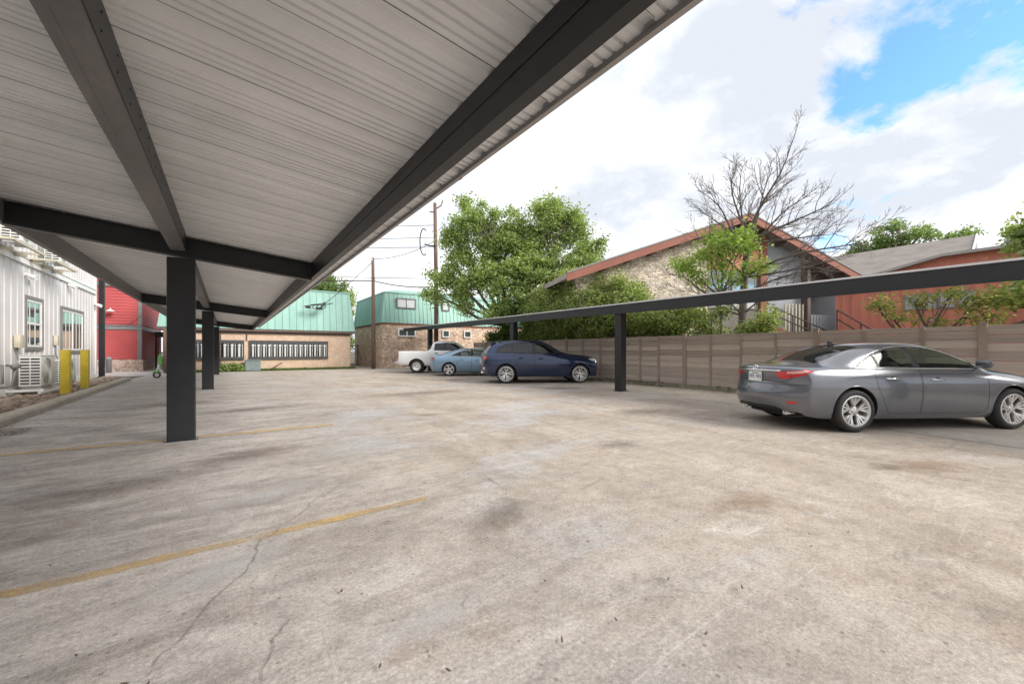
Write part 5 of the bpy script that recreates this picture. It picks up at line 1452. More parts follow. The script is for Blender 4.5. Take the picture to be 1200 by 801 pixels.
# ---- grey sedan
def interp(tab):
    def f(z):
        if z <= tab[0][0]: return tab[0][1]
        for (a, b), (c, d) in zip(tab, tab[1:]):
            if z <= c:
                t = (z - a) / (c - a); t = t*t*(3-2*t); return b + (d-b)*t
        return tab[-1][1]
    return f
def sedan_stations(dw=0., dz_=0., lift=0.):
    W = .905 + dw
    return [
        sec(.1, .30, W - .05, .985 + dz_, W - .14, 'flat', zc=1.035 + dz_, yb=W - .16),
        sec(.34, .235, W - .025, .995 + dz_, W - .11, 'flat', zc=1.065 + dz_),
        sec(.62, .205, W - .01, .995 + dz_, W - .085, 'flat', zc=1.095 + dz_),
        sec(.9, .20, W, .99 + dz_, W - .075, 'gh', .63, 1.135 + dz_, 1.215 + dz_),
        sec(1.25, .20, W, .985 + dz_, W - .068, 'gh', .60, 1.285 + dz_, 1.345 + dz_),
        sec(1.62, .20, W, .975 + dz_, W - .065, 'gh', .575, 1.362 + dz_, 1.42 + dz_),
        sec(2.05, .19, W - .004, .965 + dz_, W - .062, 'gh', .57, 1.398 + dz_, 1.452 + dz_),
        sec(2.5, .19, W - .005, .955 + dz_, W - .062, 'gh', .567, 1.395 + dz_, 1.452 + dz_),
        sec(2.9, .19, W - .004, .945 + dz_, W - .064, 'gh', .573, 1.34 + dz_, 1.40 + dz_),
        sec(3.25, .19, W, .935 + dz_, W - .068, 'gh', .62, 1.2 + dz_, 1.255 + dz_),
        sec(3.52, .195, W, .925 + dz_, W - .075, 'gh', .675, 1.055 + dz_, 1.11 + dz_),
        sec(3.72, .20, W, .915 + dz_, W - .09, 'flat', zc=1.02 + dz_),
        sec(4.1, .205, W - .005, .88 + dz_, W - .11, 'flat', zc=.97 + dz_),
        sec(4.45, .215, W - .03, .82 + dz_, W - .14, 'flat', zc=.9 + dz_),
        sec(4.7, .23, W - .06, .74 + dz_, W - .2, 'flat', zc=.81 + dz_),
        sec(4.82, .27, W - .1, .66 + dz_, W - .28, 'flat', zc=.71 + dz_, yb=W - .2),
    ]
def sedan(name, label, paintm, loc, rz, rim, rimr, dx, kind, level=3, rimmats=None, group=None):
    LL = 4.9
    dlo = [(1.13, 1.015), (1.3, 1.115), (1.55, 1.235), (1.9, 1.34), (2.2, 1.365), (2.55, 1.355), (2.85, 1.295), (3.12, 1.185), (3.42, 1.02), (3.44, .985), (2.9, .995), (2.2, 1.0), (1.6, 1.003)]
    dlo = rounded(dlo, .03, 3)
    wr = [(1.6, 1.03), (1.6, 1.222), (1.9, 1.322), (2.17, 1.345), (2.2, 1.02), (1.9, 1.026)]
    wq = [(1.22, 1.036), (1.34, 1.11), (1.555, 1.205), (1.555, 1.032)]
    wf = [(2.29, 1.342), (2.55, 1.333), (2.84, 1.275), (3.1, 1.165), (3.33, 1.035), (3.3, 1.01), (2.32, 1.018)]
    rg = [(.66, -.56), (.66, .56), (1.0, .545), (1.3, .51), (1.5, .49), (1.5, -.49), (1.3, -.51), (1.0, -.545)]
    ws = [(2.93, -.53), (2.93, .53), (3.3, .585), (3.62, .62), (3.66, 0), (3.62, -.62), (3.3, -.585)]
    dr = rounded([(1.42, .98), (1.46, .7), (1.53, .55), (1.62, .36), (1.66, .29), (2.2, .285), (2.23, .6), (2.235, .99)], .05, 3)
    df = rounded([(2.25, .99), (2.245, .6), (2.22, .285), (3.32, .28), (3.4, .34), (3.42, .6), (3.44, .975)], .05, 3)
    top = lambda c, n: n.z > .2 and c.z > 1.0
    if kind == 'grey':
        tl = [(.50, .93), (.72, .955), (.9, .965), (1.1, .985), (1.26, .962), (1.08, .89), (.9, .855), (.75, .83), (.62, .825), (.56, .87)]
        tl2 = [(.76, .945), (.9, .953), (1.1, .975), (1.2, .962), (1.06, .925), (.9, .915), (.76, .915)]
        refl = [(.74, .47), (.95, .475), (.98, .44), (.76, .425)]
    else:
        tl = [(.46, .95), (.7, .965), (.95, .955), (1.12, .94), (1.17, .87), (1.05, .81), (.85, .8), (.6, .82), (.5, .87)]
        tl2 = [(.8, .9), (.95, .9), (1.05, .88), (.95, .86), (.8, .86)]
        refl = [(.78, .45), (.95, .455), (.95, .42), (.78, .415)]
    rr = lambda c, n: c.x < 1.2 and c.y < -.2 and c.z < 1.02
    rl = lambda c, n: c.x < 1.2 and c.y > .2 and c.z < 1.02
    fr = lambda c, n: c.x > 3.9 and c.y < -.2
    fl = lambda c, n: c.x > 3.9 and c.y > .2
    hl = [(-4.15, .72), (-3.95, .75), (-3.6, .78), (-3.35, .775), (-3.5, .69), (-3.9, .63), (-4.1, .64)]
    val = [(-.56, .10), (-.52, .33), (-.42, .365), (.42, .365), (.52, .33), (.56, .10)]
    regions = [('lamp2*', PRR, tl2, rr), ('lamp2*', PRL, tl2, rl), ('lamp*', PRR, tl, rr), ('lamp*', PRL, tl, rl), ('refl*', PRR, refl, rr), ('refl*', PRL, refl, rl),
               ('head*', PFR, hl, fr), ('head*', PFL, hl, fl),
               ('rearglass', PTOP, rg, top), ('windshield', PTOP, ws, top),
               ('wq*', PSIDE, wq, 'side'), ('wr*', PSIDE, wr, 'side'), ('wf*', PSIDE, wf, 'side'), ('pillar*', PSIDE, dlo, 'side'),
               ('dr*', PSIDE, dr, 'side'), ('df*', PSIDE, df, 'side'),
               ('valance', PREAR, val, lambda c, n: c.x < .4 and c.z < .5)]
    chromed = M['chrome']
    def extra(root, sh, objs, dk):
        plate(root, sh, .845 if kind == 'grey' else .86, dk)
        # chrome strip over the plate, badge, antenna fin, tail pipes
        mb = MB(); run = []
        for i in range(17):
            y = -.5 + i/16; h = sh.ray((-1, y, .955), (1, 0, 0)); run.append(h[0] + V((-.004, 0, 0)))
        mb.tube(run, .013, 6); dk('chrome_strip', mb, chromed, root, True)
        if kind == 'grey':
            h = sh.ray((-1, 0, 1.0), (1, 0, 0)); c = h[0] + V((-.012, 0, 0))
            mb = MB(); mb.tube([c + V((0, .058*math.cos(a), .04*math.sin(a))) for a in [2*PI*i/24 for i in range(25)]], .007, 6, False)
            mb.tube([c + V((0, .012, .034)), c + V((0, -.012, -.022)), c + V((0, -.05, -.022))][::1], .006, 6); dk('badge', mb, chromed, root, True)
        h = sh.ray((1.55, 0, 3), (0, 0, -1)); p = h[0]
        mb = MB(); mb.prism([(-.11, -.01), (.07, -.01), (-.02, .02), (-.07, .062), (-.1, .062)], -.016, .016, Matrix.Translation(p)); dk('antenna_fin', mb, M['black_plastic'])
        for y in (-.5, .5):
            mb = MB(); T = Matrix.Translation((.27, y, .268)) @ Matrix.Rotation(-PI/2, 4, 'Y') @ Matrix.Scale(.85, 4)
            mb.lathe([(.038, -.1), (.048, 0), (.048, .07), (.04, .075), (.036, .06), (.034, -.02), (0, -.02)], T @ Matrix.Scale(1.5, 4, V((0, 1, 0))), 16); dk('exhaust_tip', mb, chromed, root, True)
        # trunk and bumper cut lines, lamp splits
        for pts in ([(-.62, .8), (-.56, .76), (.56, .76), (.62, .8)], [(-.78, .62), (-.4, .6), (.4, .6), (.78, .62)]):
            pass
        for yy in (-.5, .5):
            mb = MB(); run = []
            for i in range(8):
                z = .83 + .13 * i / 7; h = sh.ray((-1, yy*1.28, z), (1, 0, 0)); run.append(h[0] + V((-.001, 0, 0)))
            mb.tube(run, .005, 5); dk('lamp_split', mb, M['void'], objs['lamp_R' if yy < 0 else 'lamp_L'])
    return make_car(dict(name=name, label=label, cat='car', group=group, loc=loc, rz=rz, L=LL, cx=2.45, W=1.82, st=sedan_stations(), level=level,
        rearx=interp([(.2, .12), (.4, .03), (.58, .0), (.66, .035), (.78, .075), (.92, .07), (1.0, .06), (1.04, .035)]), frontx=interp([(.25, .1), (.45, .0), (.62, .02), (.75, .1)]),
        cr=.3, cf=.42, paint=paintm, Rw=.335, gap=.042, axles=(1.08, 3.88), zb=.2, track=1.60, tw=.22, rimr=rimr, rim=rim, rimmats=rimmats,
        regions=regions, parts={'lamp': ('tail_lamp', M['red_lens'], .003), 'lamp2': ('tail_lamp_strip', M['pink_lens'], .005), 'refl': ('rear_reflector', M['red_lens'], -.004), 'head': ('headlamp', M['white_lens'], .002),
            'rearglass': ('rear_window', M['car_glass_dark'], -.003), 'windshield': ('windscreen', M['car_glass'], -.003), 'wq': ('quarter_window', M['car_glass_dark'], -.006), 'wr': ('side_window', M['car_glass'], -.006), 'wf': ('side_window', M['car_glass'], -.006),
            'pillar': ('window_pillar', M['black_plastic'], -.003), 'dr': ('door', paintm, 0), 'df': ('door', paintm, 0), 'valance': ('rear_valance', M['black_plastic'], -.012)},
        seams=[('dr', dr), ('df', df)], rearseams=[[(-.7, .985), (-.69, .86), (-.56, .78), (.56, .78), (.69, .86), (.7, .985)], [(-.84, .74), (-.6, .735), (.6, .735), (.84, .74)]],
        trims=[('dlo', dlo, .011, chromed)], mirror=(3.3, 1.0), handles=[('dr', 1.72, .84), ('df', 2.52, .82)], handlemat=chromed if kind == 'grey' else paintm, seats=(2.5, .52, 0), extra=extra))
def place(rear_axle_world, rz, axle, cx, ylat):
    """root position such that the point (axle, ylat) of the car stands at the given ground point"""
    c, s = math.cos(rz), math.sin(rz); lx, ly = axle - cx, ylat
    return (rear_axle_world[0] - (c*lx - s*ly), rear_axle_world[1] - (s*lx + c*ly), .006)
RZ1 = R(-30.6)
sedan('parked_car', 'dark metallic grey sedan parked nearest by the fence, red wedge tail lamps showing', M['paint_grey'], place((8.06, 1.95), RZ1, 1.08, 2.45, -.89), RZ1, 'multi', .242, 0, 'grey', 4, group='cars parked along the fence')
RZ2 = R(-31)
sedan('parked_car', 'light blue grey sedan between the navy car and the white pickup', M['paint_blue'], place((9.24, 18.5), RZ2, 1.08, 2.45, -.89), RZ2, 'five', .245, 0, 'blue', 3, group='cars parked along the fence')

# ---- navy SUV
def suv():
    W = .99
    st = [sec(.12, .36, W - .05, 1.16, W - .14, 'flat', zc=1.19, yb=W - .16),
          sec(.3, .30, W - .02, 1.165, W - .1, 'gh', .7, 1.36, 1.42),
          sec(.52, .27, W - .005, 1.165, W - .08, 'gh', .655, 1.56, 1.64),
          sec(.85, .26, W, 1.16, W - .07, 'gh', .645, 1.645, 1.715),
          sec(1.3, .26, W, 1.15, W - .065, 'gh', .645, 1.675, 1.75),
          sec(1.9, .26, W - .004, 1.135, W - .062, 'gh', .645, 1.685, 1.762),
          sec(2.35, .26, W - .006, 1.125, W - .062, 'gh', .64, 1.672, 1.75),
          sec(2.7, .26, W - .004, 1.12, W - .064, 'gh', .65, 1.6, 1.672),
          sec(3.02, .26, W, 1.115, W - .07, 'gh', .69, 1.42, 1.48),
          sec(3.3, .26, W, 1.11, W - .08, 'gh', .735, 1.245, 1.295),
          sec(3.5, .26, W, 1.105, W - .1, 'flat', zc=1.2),
          sec(4.0, .265, W - .004, 1.085, W - .11, 'flat', zc=1.165),
          sec(4.5, .27, W - .015, 1.035, W - .14, 'flat', zc=1.105),
          sec(4.78, .28, W - .05, .96, W - .18, 'flat', zc=1.025),
          sec(4.88, .33, W - .09, .86, W - .26, 'flat', zc=.91, yb=W - .2)]
    dlo = rounded([(.62, 1.22), (.72, 1.38), (.95, 1.53), (1.3, 1.6), (1.9, 1.625), (2.3, 1.61), (2.6, 1.55), (2.87, 1.42), (3.2, 1.205), (3.2, 1.17), (2.4, 1.18), (1.3, 1.2)], .04, 3)
    wq = [(.74, 1.25), (.82, 1.36), (1.0, 1.49), (1.27, 1.555), (1.27, 1.235)]
    wr = [(1.34, 1.235), (1.34, 1.57), (1.9, 1.6), (2.1, 1.597), (2.12, 1.21)]
    wf = [(2.2, 1.592), (2.32, 1.585), (2.58, 1.525), (2.84, 1.395), (3.1, 1.22), (3.08, 1.2), (2.22, 1.205)]
    dr = rounded([(1.36, 1.19), (1.4, .9), (1.5, .7), (1.6, .5), (1.62, .4), (2.13, .4), (2.16, .8), (2.165, 1.17)], .06, 3)
    df = rounded([(2.18, 1.17), (2.175, .8), (2.15, .4), (3.1, .4), (3.2, .5), (3.22, .8), (3.24, 1.13)], .06, 3)
    rg = [(-.6, 1.27), (-.5, 1.56), (.5, 1.56), (.6, 1.27)]
    ws = [(2.74, -.6), (2.74, .6), (3.1, .66), (3.42, .7), (3.46, 0), (3.42, -.7), (3.1, -.66)]
    tl = [(.55, 1.04), (.8, 1.07), (1.02, 1.09), (1.2, 1.075), (1.22, 1.0), (1.1, .95), (.9, .945), (.7, .93), (.58, .96)]
    refl = [(.86, .62), (1.02, .66), (1.04, .56), (.9, .52)]
    rr = lambda c, n: c.x < 1.2 and c.y < -.2 and c.z < 1.15
    rl = lambda c, n: c.x < 1.2 and c.y > .2 and c.z < 1.15
    hl = [(-4.15, .9), (-3.95, .96), (-3.6, .99), (-3.42, .97), (-3.55, .89), (-3.9, .82), (-4.1, .82)]
    regions = [('lamp*', PRR, tl, rr), ('lamp*', PRL, tl, rl), ('refl*', PRR, refl, rr), ('refl*', PRL, refl, rl),
               ('head*', PFR, hl, lambda c, n: c.x > 3.9 and c.y < -.2), ('head*', PFL, hl, lambda c, n: c.x > 3.9 and c.y > .2),
               ('rearglass', PREAR, rg, lambda c, n: c.x < .8 and n.x < -.2), ('windshield', PTOP, ws, lambda c, n: n.z > .2 and c.z > 1.18 and c.x > 2.6),
               ('wq*', PSIDE, wq, 'side'), ('wr*', PSIDE, wr, 'side'), ('wf*', PSIDE, wf, 'side'), ('pillar*', PSIDE, dlo, 'side'), ('dr*', PSIDE, dr, 'side'), ('df*', PSIDE, df, 'side'),
               ('valance', PREAR, [(-.7, .2), (-.66, .5), (.66, .5), (.7, .2)], lambda c, n: c.x < .4 and c.z < .6)]
    def extra(root, sh, objs, dk):
        plate(root, sh, .86, dk)
        for sg in (-1, 1):   # roof rails
            mb = MB(); run = []
            for i in range(13):
                x = .75 + i * .15; h = sh.ray((x, sg*.59, 3), (0, 0, -1)); run.append(h[0] + V((0, 0, .035 if 0 < i < 12 else 0)))
            mb.tube(run, .016, 6); dk('roof_rail', mb, M['black_plastic'], root, True)
        h = sh.ray((.62, 0, 3), (0, 0, -1))
        mb = MB(); mb.rbox(.36, -.58, h[0].z - .035, .66, .58, h[0].z + .002, .015); dk('roof_spoiler', mb, M['paint_navy'])
        h = sh.ray((.95, 0, 3), (0, 0, -1)); mb = MB(); mb.prism([(-.11, -.01), (.07, -.01), (-.02, .02), (-.07, .055), (-.1, .055)], -.016, .016, Matrix.Translation(h[0])); dk('antenna_fin', mb, M['black_plastic'])
        for y in (-.55, .55):
            mb = MB(); T = Matrix.Translation((.13, y, .42)) @ Matrix.Rotation(-PI/2, 4, 'Y'); mb.lathe([(.04, -.1), (.05, 0), (.05, .07), (.042, .075), (.036, -.02), (0, -.02)], T @ Matrix.Scale(1.6, 4, V((0, 1, 0))), 14); dk('exhaust_tip', mb, M['chrome'], root, True)
        h = sh.ray((-1, 0, 1.1), (1, 0, 0)); mb = MB(); mb.lathe([(0, .012), (.035, .012), (.042, .004), (.042, -.01)], Matrix.Translation(h[0]) @ Matrix.Rotation(-PI/2, 4, 'Y'), 18); dk('badge', mb, M['chrome'])
    P_ = M['paint_navy']; RZ = R(-31)
    make_car(dict(name='parked_car', label='dark navy sport utility car parked beside the first post of the far carport', cat='car', group='cars parked along the fence', loc=place((8.93, 12.9), RZ, 1.04, 2.45, -.98), rz=RZ, L=4.92, cx=2.45, W=2.0, st=st, level=3,
        rearx=interp([(.3, .12), (.5, .03), (.7, .0), (.8, .03), (.95, .07), (1.1, .08), (1.2, .11)]), frontx=interp([(.3, .08), (.6, .0), (.8, .02), (.95, .1)]), cr=.26, cf=.36, paint=P_, Rw=.372, gap=.045, axles=(1.04, 4.01), zb=.27, track=1.7, tw=.25, rimr=.285, rim='ten',
        regions=regions, parts={'lamp': ('tail_lamp', M['red_lens'], .003), 'refl': ('rear_reflector', M['white_lens'], 0), 'head': ('headlamp', M['white_lens'], .002), 'rearglass': ('rear_window', M['car_glass_dark'], -.004), 'windshield': ('windscreen', M['car_glass'], -.004),
            'wq': ('quarter_window', M['car_glass_dark'], -.006), 'wr': ('side_window', M['car_glass_dark'], -.006), 'wf': ('side_window', M['car_glass'], -.006), 'pillar': ('window_pillar', M['black_plastic'], -.003), 'dr': ('door', P_, 0), 'df': ('door', P_, 0), 'valance': ('rear_valance', M['black_plastic'], -.01)},
        seams=[('dr', dr), ('df', df)], rearseams=[[(-.74, 1.1), (-.72, .78), (.72, .78), (.74, 1.1)]], trims=[('dlo', dlo, .008, M['black_plastic'])], mirror=(3.04, 1.18), handles=[('dr', 1.62, 1.0), ('df', 2.42, .985)], seats=(2.45, .72, 0), lip=.014, extra=extra))
suv()

# ---- white pickup: cab and bed shells
def pickup():
    W = .98; zb = .42; P_ = M['paint_white']; RZ = R(-31)
    st = [sec(.12, .5, W - .04, 1.26, W - .05, 'flat', zc=1.28, yb=W - .12), sec(.3, .45, W - .015, 1.27, W - .035, 'flat', zc=1.285), sec(.7, .44, W, 1.27, W - .03, 'flat', zc=1.285), sec(1.3, .43, W, 1.27, W - .03, 'flat', zc=1.285),
          sec(1.9, .42, W, 1.265, W - .03, 'flat', zc=1.285), sec(2.02, .42, W, 1.26, W - .05, 'gh', .78, 1.5, 1.58), sec(2.1, .42, W, 1.26, W - .055, 'gh', .69, 1.79, 1.86),
          sec(2.5, .42, W, 1.255, W - .055, 'gh', .68, 1.84, 1.91), sec(3.0, .42, W, 1.25, W - .055, 'gh', .68, 1.84, 1.915), sec(3.5, .42, W, 1.245, W - .055, 'gh', .69, 1.75, 1.83),
          sec(3.9, .42, W, 1.24, W - .06, 'gh', .74, 1.5, 1.57), sec(4.15, .42, W, 1.22, W - .08, 'flat', zc=1.3), sec(4.7, .43, W, 1.18, W - .1, 'flat', zc=1.25), sec(5.3, .45, W - .02, 1.12, W - .13, 'flat', zc=1.18), sec(5.55, .52, W - .05, 1.05, W - .2, 'flat', zc=1.1, yb=W - .14)]
    dlo = rounded([(2.2, 1.32), (2.24, 1.72), (2.9, 1.775), (3.42, 1.71), (3.8, 1.45), (3.86, 1.3)], .05, 3)
    wr = [(2.27, 1.345), (2.3, 1.69), (2.75, 1.735), (2.78, 1.335)]; wf = [(2.87, 1.735), (3.4, 1.675), (3.72, 1.44), (3.76, 1.325), (2.88, 1.335)]
    dr = rounded([(2.18, 1.31), (2.2, .56), (2.8, .55), (2.83, 1.31)], .05, 3); df = rounded([(2.85, 1.31), (2.82, .55), (3.85, .55), (3.9, 1.28)], .05, 3)
    tl = [(.93, 1.2), (1.1, 1.2), (1.13, 1.0), (1.1, .84), (.93, .84)]
    rr = lambda c, n: c.x < .6 and c.y < -.4; rl = lambda c, n: c.x < .6 and c.y > .4
    ws = [(3.45, -.62), (3.45, .62), (4.0, .72), (4.06, 0), (4.0, -.72)]
    regions = [('lamp*', PRR, tl, rr), ('lamp*', PRL, tl, rl), ('rearglass', PREAR, [(-.6, 1.36), (-.52, 1.74), (.52, 1.74), (.6, 1.36)], lambda c, n: 1.9 < c.x < 2.3 and n.x < -.3), ('windshield', PTOP, ws, lambda c, n: c.z > 1.3 and c.x > 3.3 and n.z > .2),
               ('wr*', PSIDE, wr, 'side'), ('wf*', PSIDE, wf, 'side'), ('pillar*', PSIDE, dlo, 'side'), ('dr*', PSIDE, dr, 'side'), ('df*', PSIDE, df, 'side'),
               ('gate', PREAR, [(-.8, .72), (-.8, 1.5), (.8, 1.5), (.8, .72)], lambda c, n: c.x < .2 and n.x < -.5)]
    def extra(root, sh, objs, dk):
        mb = MB(); mb.rbox(.02, -.9, .5, .16, .9, .68, .03); mb.rbox(-.06, -.92, .56, .02, .92, .64, .02); dk('rear_bumper', mb, M['chrome'])
        plate(root, sh, .78, dk)
        mb = MB(); mb.box(.25, -.8, .78, 1.85, .8, .82); mb.box(.2, -.84, .82, .24, .84, 1.26); mb.box(1.86, -.84, .82, 1.9, .84, 1.26); mb.box(.241, -.84, .82, 1.859, -.8, 1.26); mb.box(.241, .8, .82, 1.859, .84, 1.26); dk('bed_liner', mb, M['black_plastic'])
        mb = MB(); mb.rbox(.06, -.16, 1.14, .1, .16, 1.2, .01); dk('tailgate_handle', mb, M['black_plastic'])
        for x0, x1, y0, y1 in ((.4, 2.6, -.5, -.42), (.4, 2.6, .42, .5)):
            mb = MB(); mb.box(x0, y0, .4, x1, y1, .5); dk('chassis_rail', mb, M['void'])
        mb = MB(); mb.tube([(.3, -.3, .42), (.9, -.35, .42), (1.5, -.3, .45)], .05, 8); dk('exhaust_pipe', mb, M['ac_fan'])
    make_car(dict(name='pickup_truck', label='white pickup truck parked farthest, its open bed towards the lot', cat='truck', group='cars parked along the fence', loc=place((8.89, 21.97), RZ, 1.2, 2.85, -.95), rz=RZ, L=5.7, cx=2.85, W=1.96, st=st, level=3,
        rearx=interp([(.4, .14), (.6, .1), (.8, .1), (1.3, .1)]), frontx=interp([(.4, .1), (.8, .0), (1.0, .02), (1.2, .1)]), cr=.05, cf=.2, paint=P_, Rw=.385, gap=.075, axles=(1.2, 4.55), zb=.43, track=1.68, tw=.25, rimr=.235, rim='steel',
        regions=regions, parts={'lamp': ('tail_lamp', M['red_lens'], .003), 'rearglass': ('rear_window', M['car_glass_dark'], -.004), 'windshield': ('windscreen', M['car_glass'], -.004), 'wr': ('side_window', M['car_glass_dark'], -.006), 'wf': ('side_window', M['car_glass_dark'], -.006), 'pillar': ('window_pillar', M['black_plastic'], -.003), 'dr': ('door', P_, 0), 'df': ('door', P_, 0), 'gate': ('tailgate', P_, 0)},
        kill=[lambda c, n: .28 < c.x < 1.84 and abs(c.y) < .8 and n.z > .8 and c.z > 1.2], rearseams=[[(-.8, 1.27), (-.8, .72), (.8, .72), (.8, 1.27)]],
        seams=[('dr', dr), ('df', df), ('-bed', [(1.98, 1.26), (1.98, .46)])], trims=[], mirror=(3.7, 1.33), mirrormat=M['black_plastic'], handles=[('dr', 2.35, 1.15), ('df', 3.0, 1.14)], handlemat=M['black_plastic'], seats=(3.1, .85, 0), lip=.012, extra=extra))
pickup()
# ------------------------------------------------------------------ trees and plants
def leaves_obj(name, C, size, mat, parent, seed=0, droop=.3, aspect=.5):
    """many small leaf blades in one mesh; C is an (n,3) array of leaf centres"""
    rg = np.random.default_rng(seed); n = len(C)
    d = rg.normal(size=(n, 3)); d[:, 2] = d[:, 2] * .6 - droop; d /= np.linalg.norm(d, axis=1)[:, None]
    nn = rg.normal(size=(n, 3)); nn[:, 2] += .8
    w = np.cross(d, nn); w /= np.linalg.norm(w, axis=1)[:, None] + 1e-9
    up = np.cross(w, d)
    s = size * rg.uniform(.6, 1.35, size=(n, 1))
    P = np.stack([C - d*s, C + w*s*aspect + up*s*.12, C + d*s, C - w*s*aspect + up*s*.12], axis=1).reshape(-1, 3)
    me = bpy.data.meshes.new(name); me.vertices.add(4*n); me.vertices.foreach_set('co', P.astype(np.float32).ravel())
    me.loops.add(4*n); me.loops.foreach_set('vertex_index', np.arange(4*n, dtype=np.int32))
    me.polygons.add(n); me.polygons.foreach_set('loop_start', np.arange(0, 4*n, 4, dtype=np.int32))
    me.materials.append(mat); me.update(calc_edges=True); me.validate()
    o = bpy.data.objects.new(name, me); COL.objects.link(o); o.parent = parent; return o
def bow(a, b, amt, r, n=6):
    a, b = V(a), V(b); l = (b-a).length; off = V((r.uniform(-1, 1), r.uniform(-1, 1), r.uniform(-.4, 1))) * l * amt
    w1 = V((r.uniform(-1, 1), r.uniform(-1, 1), r.uniform(-1, 1))) * l * amt * .35
    return [a.lerp(b, i/n) + off * math.sin(PI*i/n) + w1 * math.sin(2*PI*i/n) for i in range(n + 1)]
def leafy_tree(name, base, lobes, trunk_r, fork_h, mat, label, group=None, leaf=.09, per=240, clump=.5, dens_=2.2, seed=1, cat='tree', bark='bark', droop=.3, aspect=.5, name_crown='crown'):
    """lobes: (x, y, z, rx, ry, rz) in world space; limbs run from the fork to the lobes, twigs to leaf clumps"""
    r = random.Random(seed); rg = np.random.default_rng(seed)
    B = V(base); t = empty(name, base, 0, label, cat, group)
    mb = MB(); fork = B + V((r.uniform(-.15, .15), r.uniform(-.15, .15), fork_h))
    tr = bow(B - V((0, 0, .05)), fork, .03, r); n = len(tr)
    mb.tube([p - B for p in tr], [trunk_r * (1.25 if i == 0 else 1 - .35*i/n) for i in range(n)], 10)
    pts = []
    for (x, y, z, rx, ry, rz2) in lobes:
        c = V((x, y, z)); start = tr[-1] if c.z > fork.z else tr[r.randrange(max(1, n-3), n)]
        limb = bow(start, c, .09, r, 8); L_ = len(limb)
        r0 = trunk_r * .5
        mb.tube([p - B for p in limb], [r0 * (1 - .8*i/L_) + .012 for i in range(L_)], 7)
        vol = rx*ry*rz2*4.19; k = max(4, int(vol**.75 * dens_))
        for i in range(k):
            u = rg.normal(size=3); u /= np.linalg.norm(u); q = u * r.uniform(.35, 1.) ** .6
            e = V((x + q[0]*rx, y + q[1]*ry, z + q[2]*rz2))
            a = limb[r.randrange(L_//2, L_)]
            tw = bow(a, e, .12, r, 4)
            mb.tube([p - B for p in tw], [r0*.22*(1 - .75*j/4) + .006 for j in range(5)], 4, False)
            cs = clump * r.uniform(.55, 1.25); m_ = int(per * (cs/clump)**2 * r.uniform(.6, 1.2))
            g = rg.normal(size=(m_, 3)) * np.array([cs*.55, cs*.55, cs*.4]) + np.array(e - B)
            pts.append(g)
            h2 = rg.normal(size=(m_//6, 3)) * np.array([.14, .14, .14]); tt = rg.uniform(.4, 1, size=(m_//6, 1))
            pts.append(np.array(a - B)*(1-tt) + np.array(e - B)*tt + h2)
    mb.build('trunk', M[bark], t, smooth=True)
    leaves_obj(name_crown, np.concatenate(pts), leaf, mat, t, seed, droop, aspect)
    return t
# the big tree behind the fence
leafy_tree('tree', (15.0, 21.6, 0), [(13.3, 22.45, 10.05, 1.34, 1.34, 1.23), (14.39, 22.29, 8.46, 1.36, 1.36, 1.26), (16.93, 19.86, 9.94, 1.34, 1.34, 1.23), (17.76, 18.65, 9.22, 1.2, 1.2, 1.11), (18.55, 17.47, 8.1, 0.91, 0.91, 0.84), (15.96, 21.16, 8.28, 1.59, 1.59, 1.46), (12.49, 23.64, 8.28, 1.14, 1.14, 1.05), (11.8, 24.14, 6.35, 1.02, 1.02, 0.94), (12.85, 22.78, 6.26, 1.39, 1.39, 1.28), (14.29, 21.13, 6.16, 1.48, 1.48, 1.36), (15.63, 19.56, 6.28, 1.34, 1.34, 1.23), (16.94, 18.62, 6.98, 1.07, 1.07, 0.99), (12.63, 23.54, 4.42, 0.85, 0.85, 0.78), (13.71, 21.54, 4.19, 0.98, 0.98, 0.91), (14.97, 20.03, 4.46, 0.97, 0.97, 0.89), (11.2, 24.57, 4.99, 0.51, 0.51, 0.47), (17.9, 17.2, 7.0, .85, .85, .75), (15.3, 21.2, 9.5, 1.1, 1.1, 1.0), (17.0, 17.9, 6.0, .8, .8, .7), (17.3, 18.0, 6.25, .9, .9, .8), (16.6, 18.5, 5.6, .9, .9, .8), (17.4, 17.4, 5.5, .8, .8, .7)],
    .24, 3.0, M['leaf_tree'], 'large leafy green tree rising behind the fence left of the stone house', leaf=.095, per=400, clump=.62, dens_=3., seed=3, droop=.4)
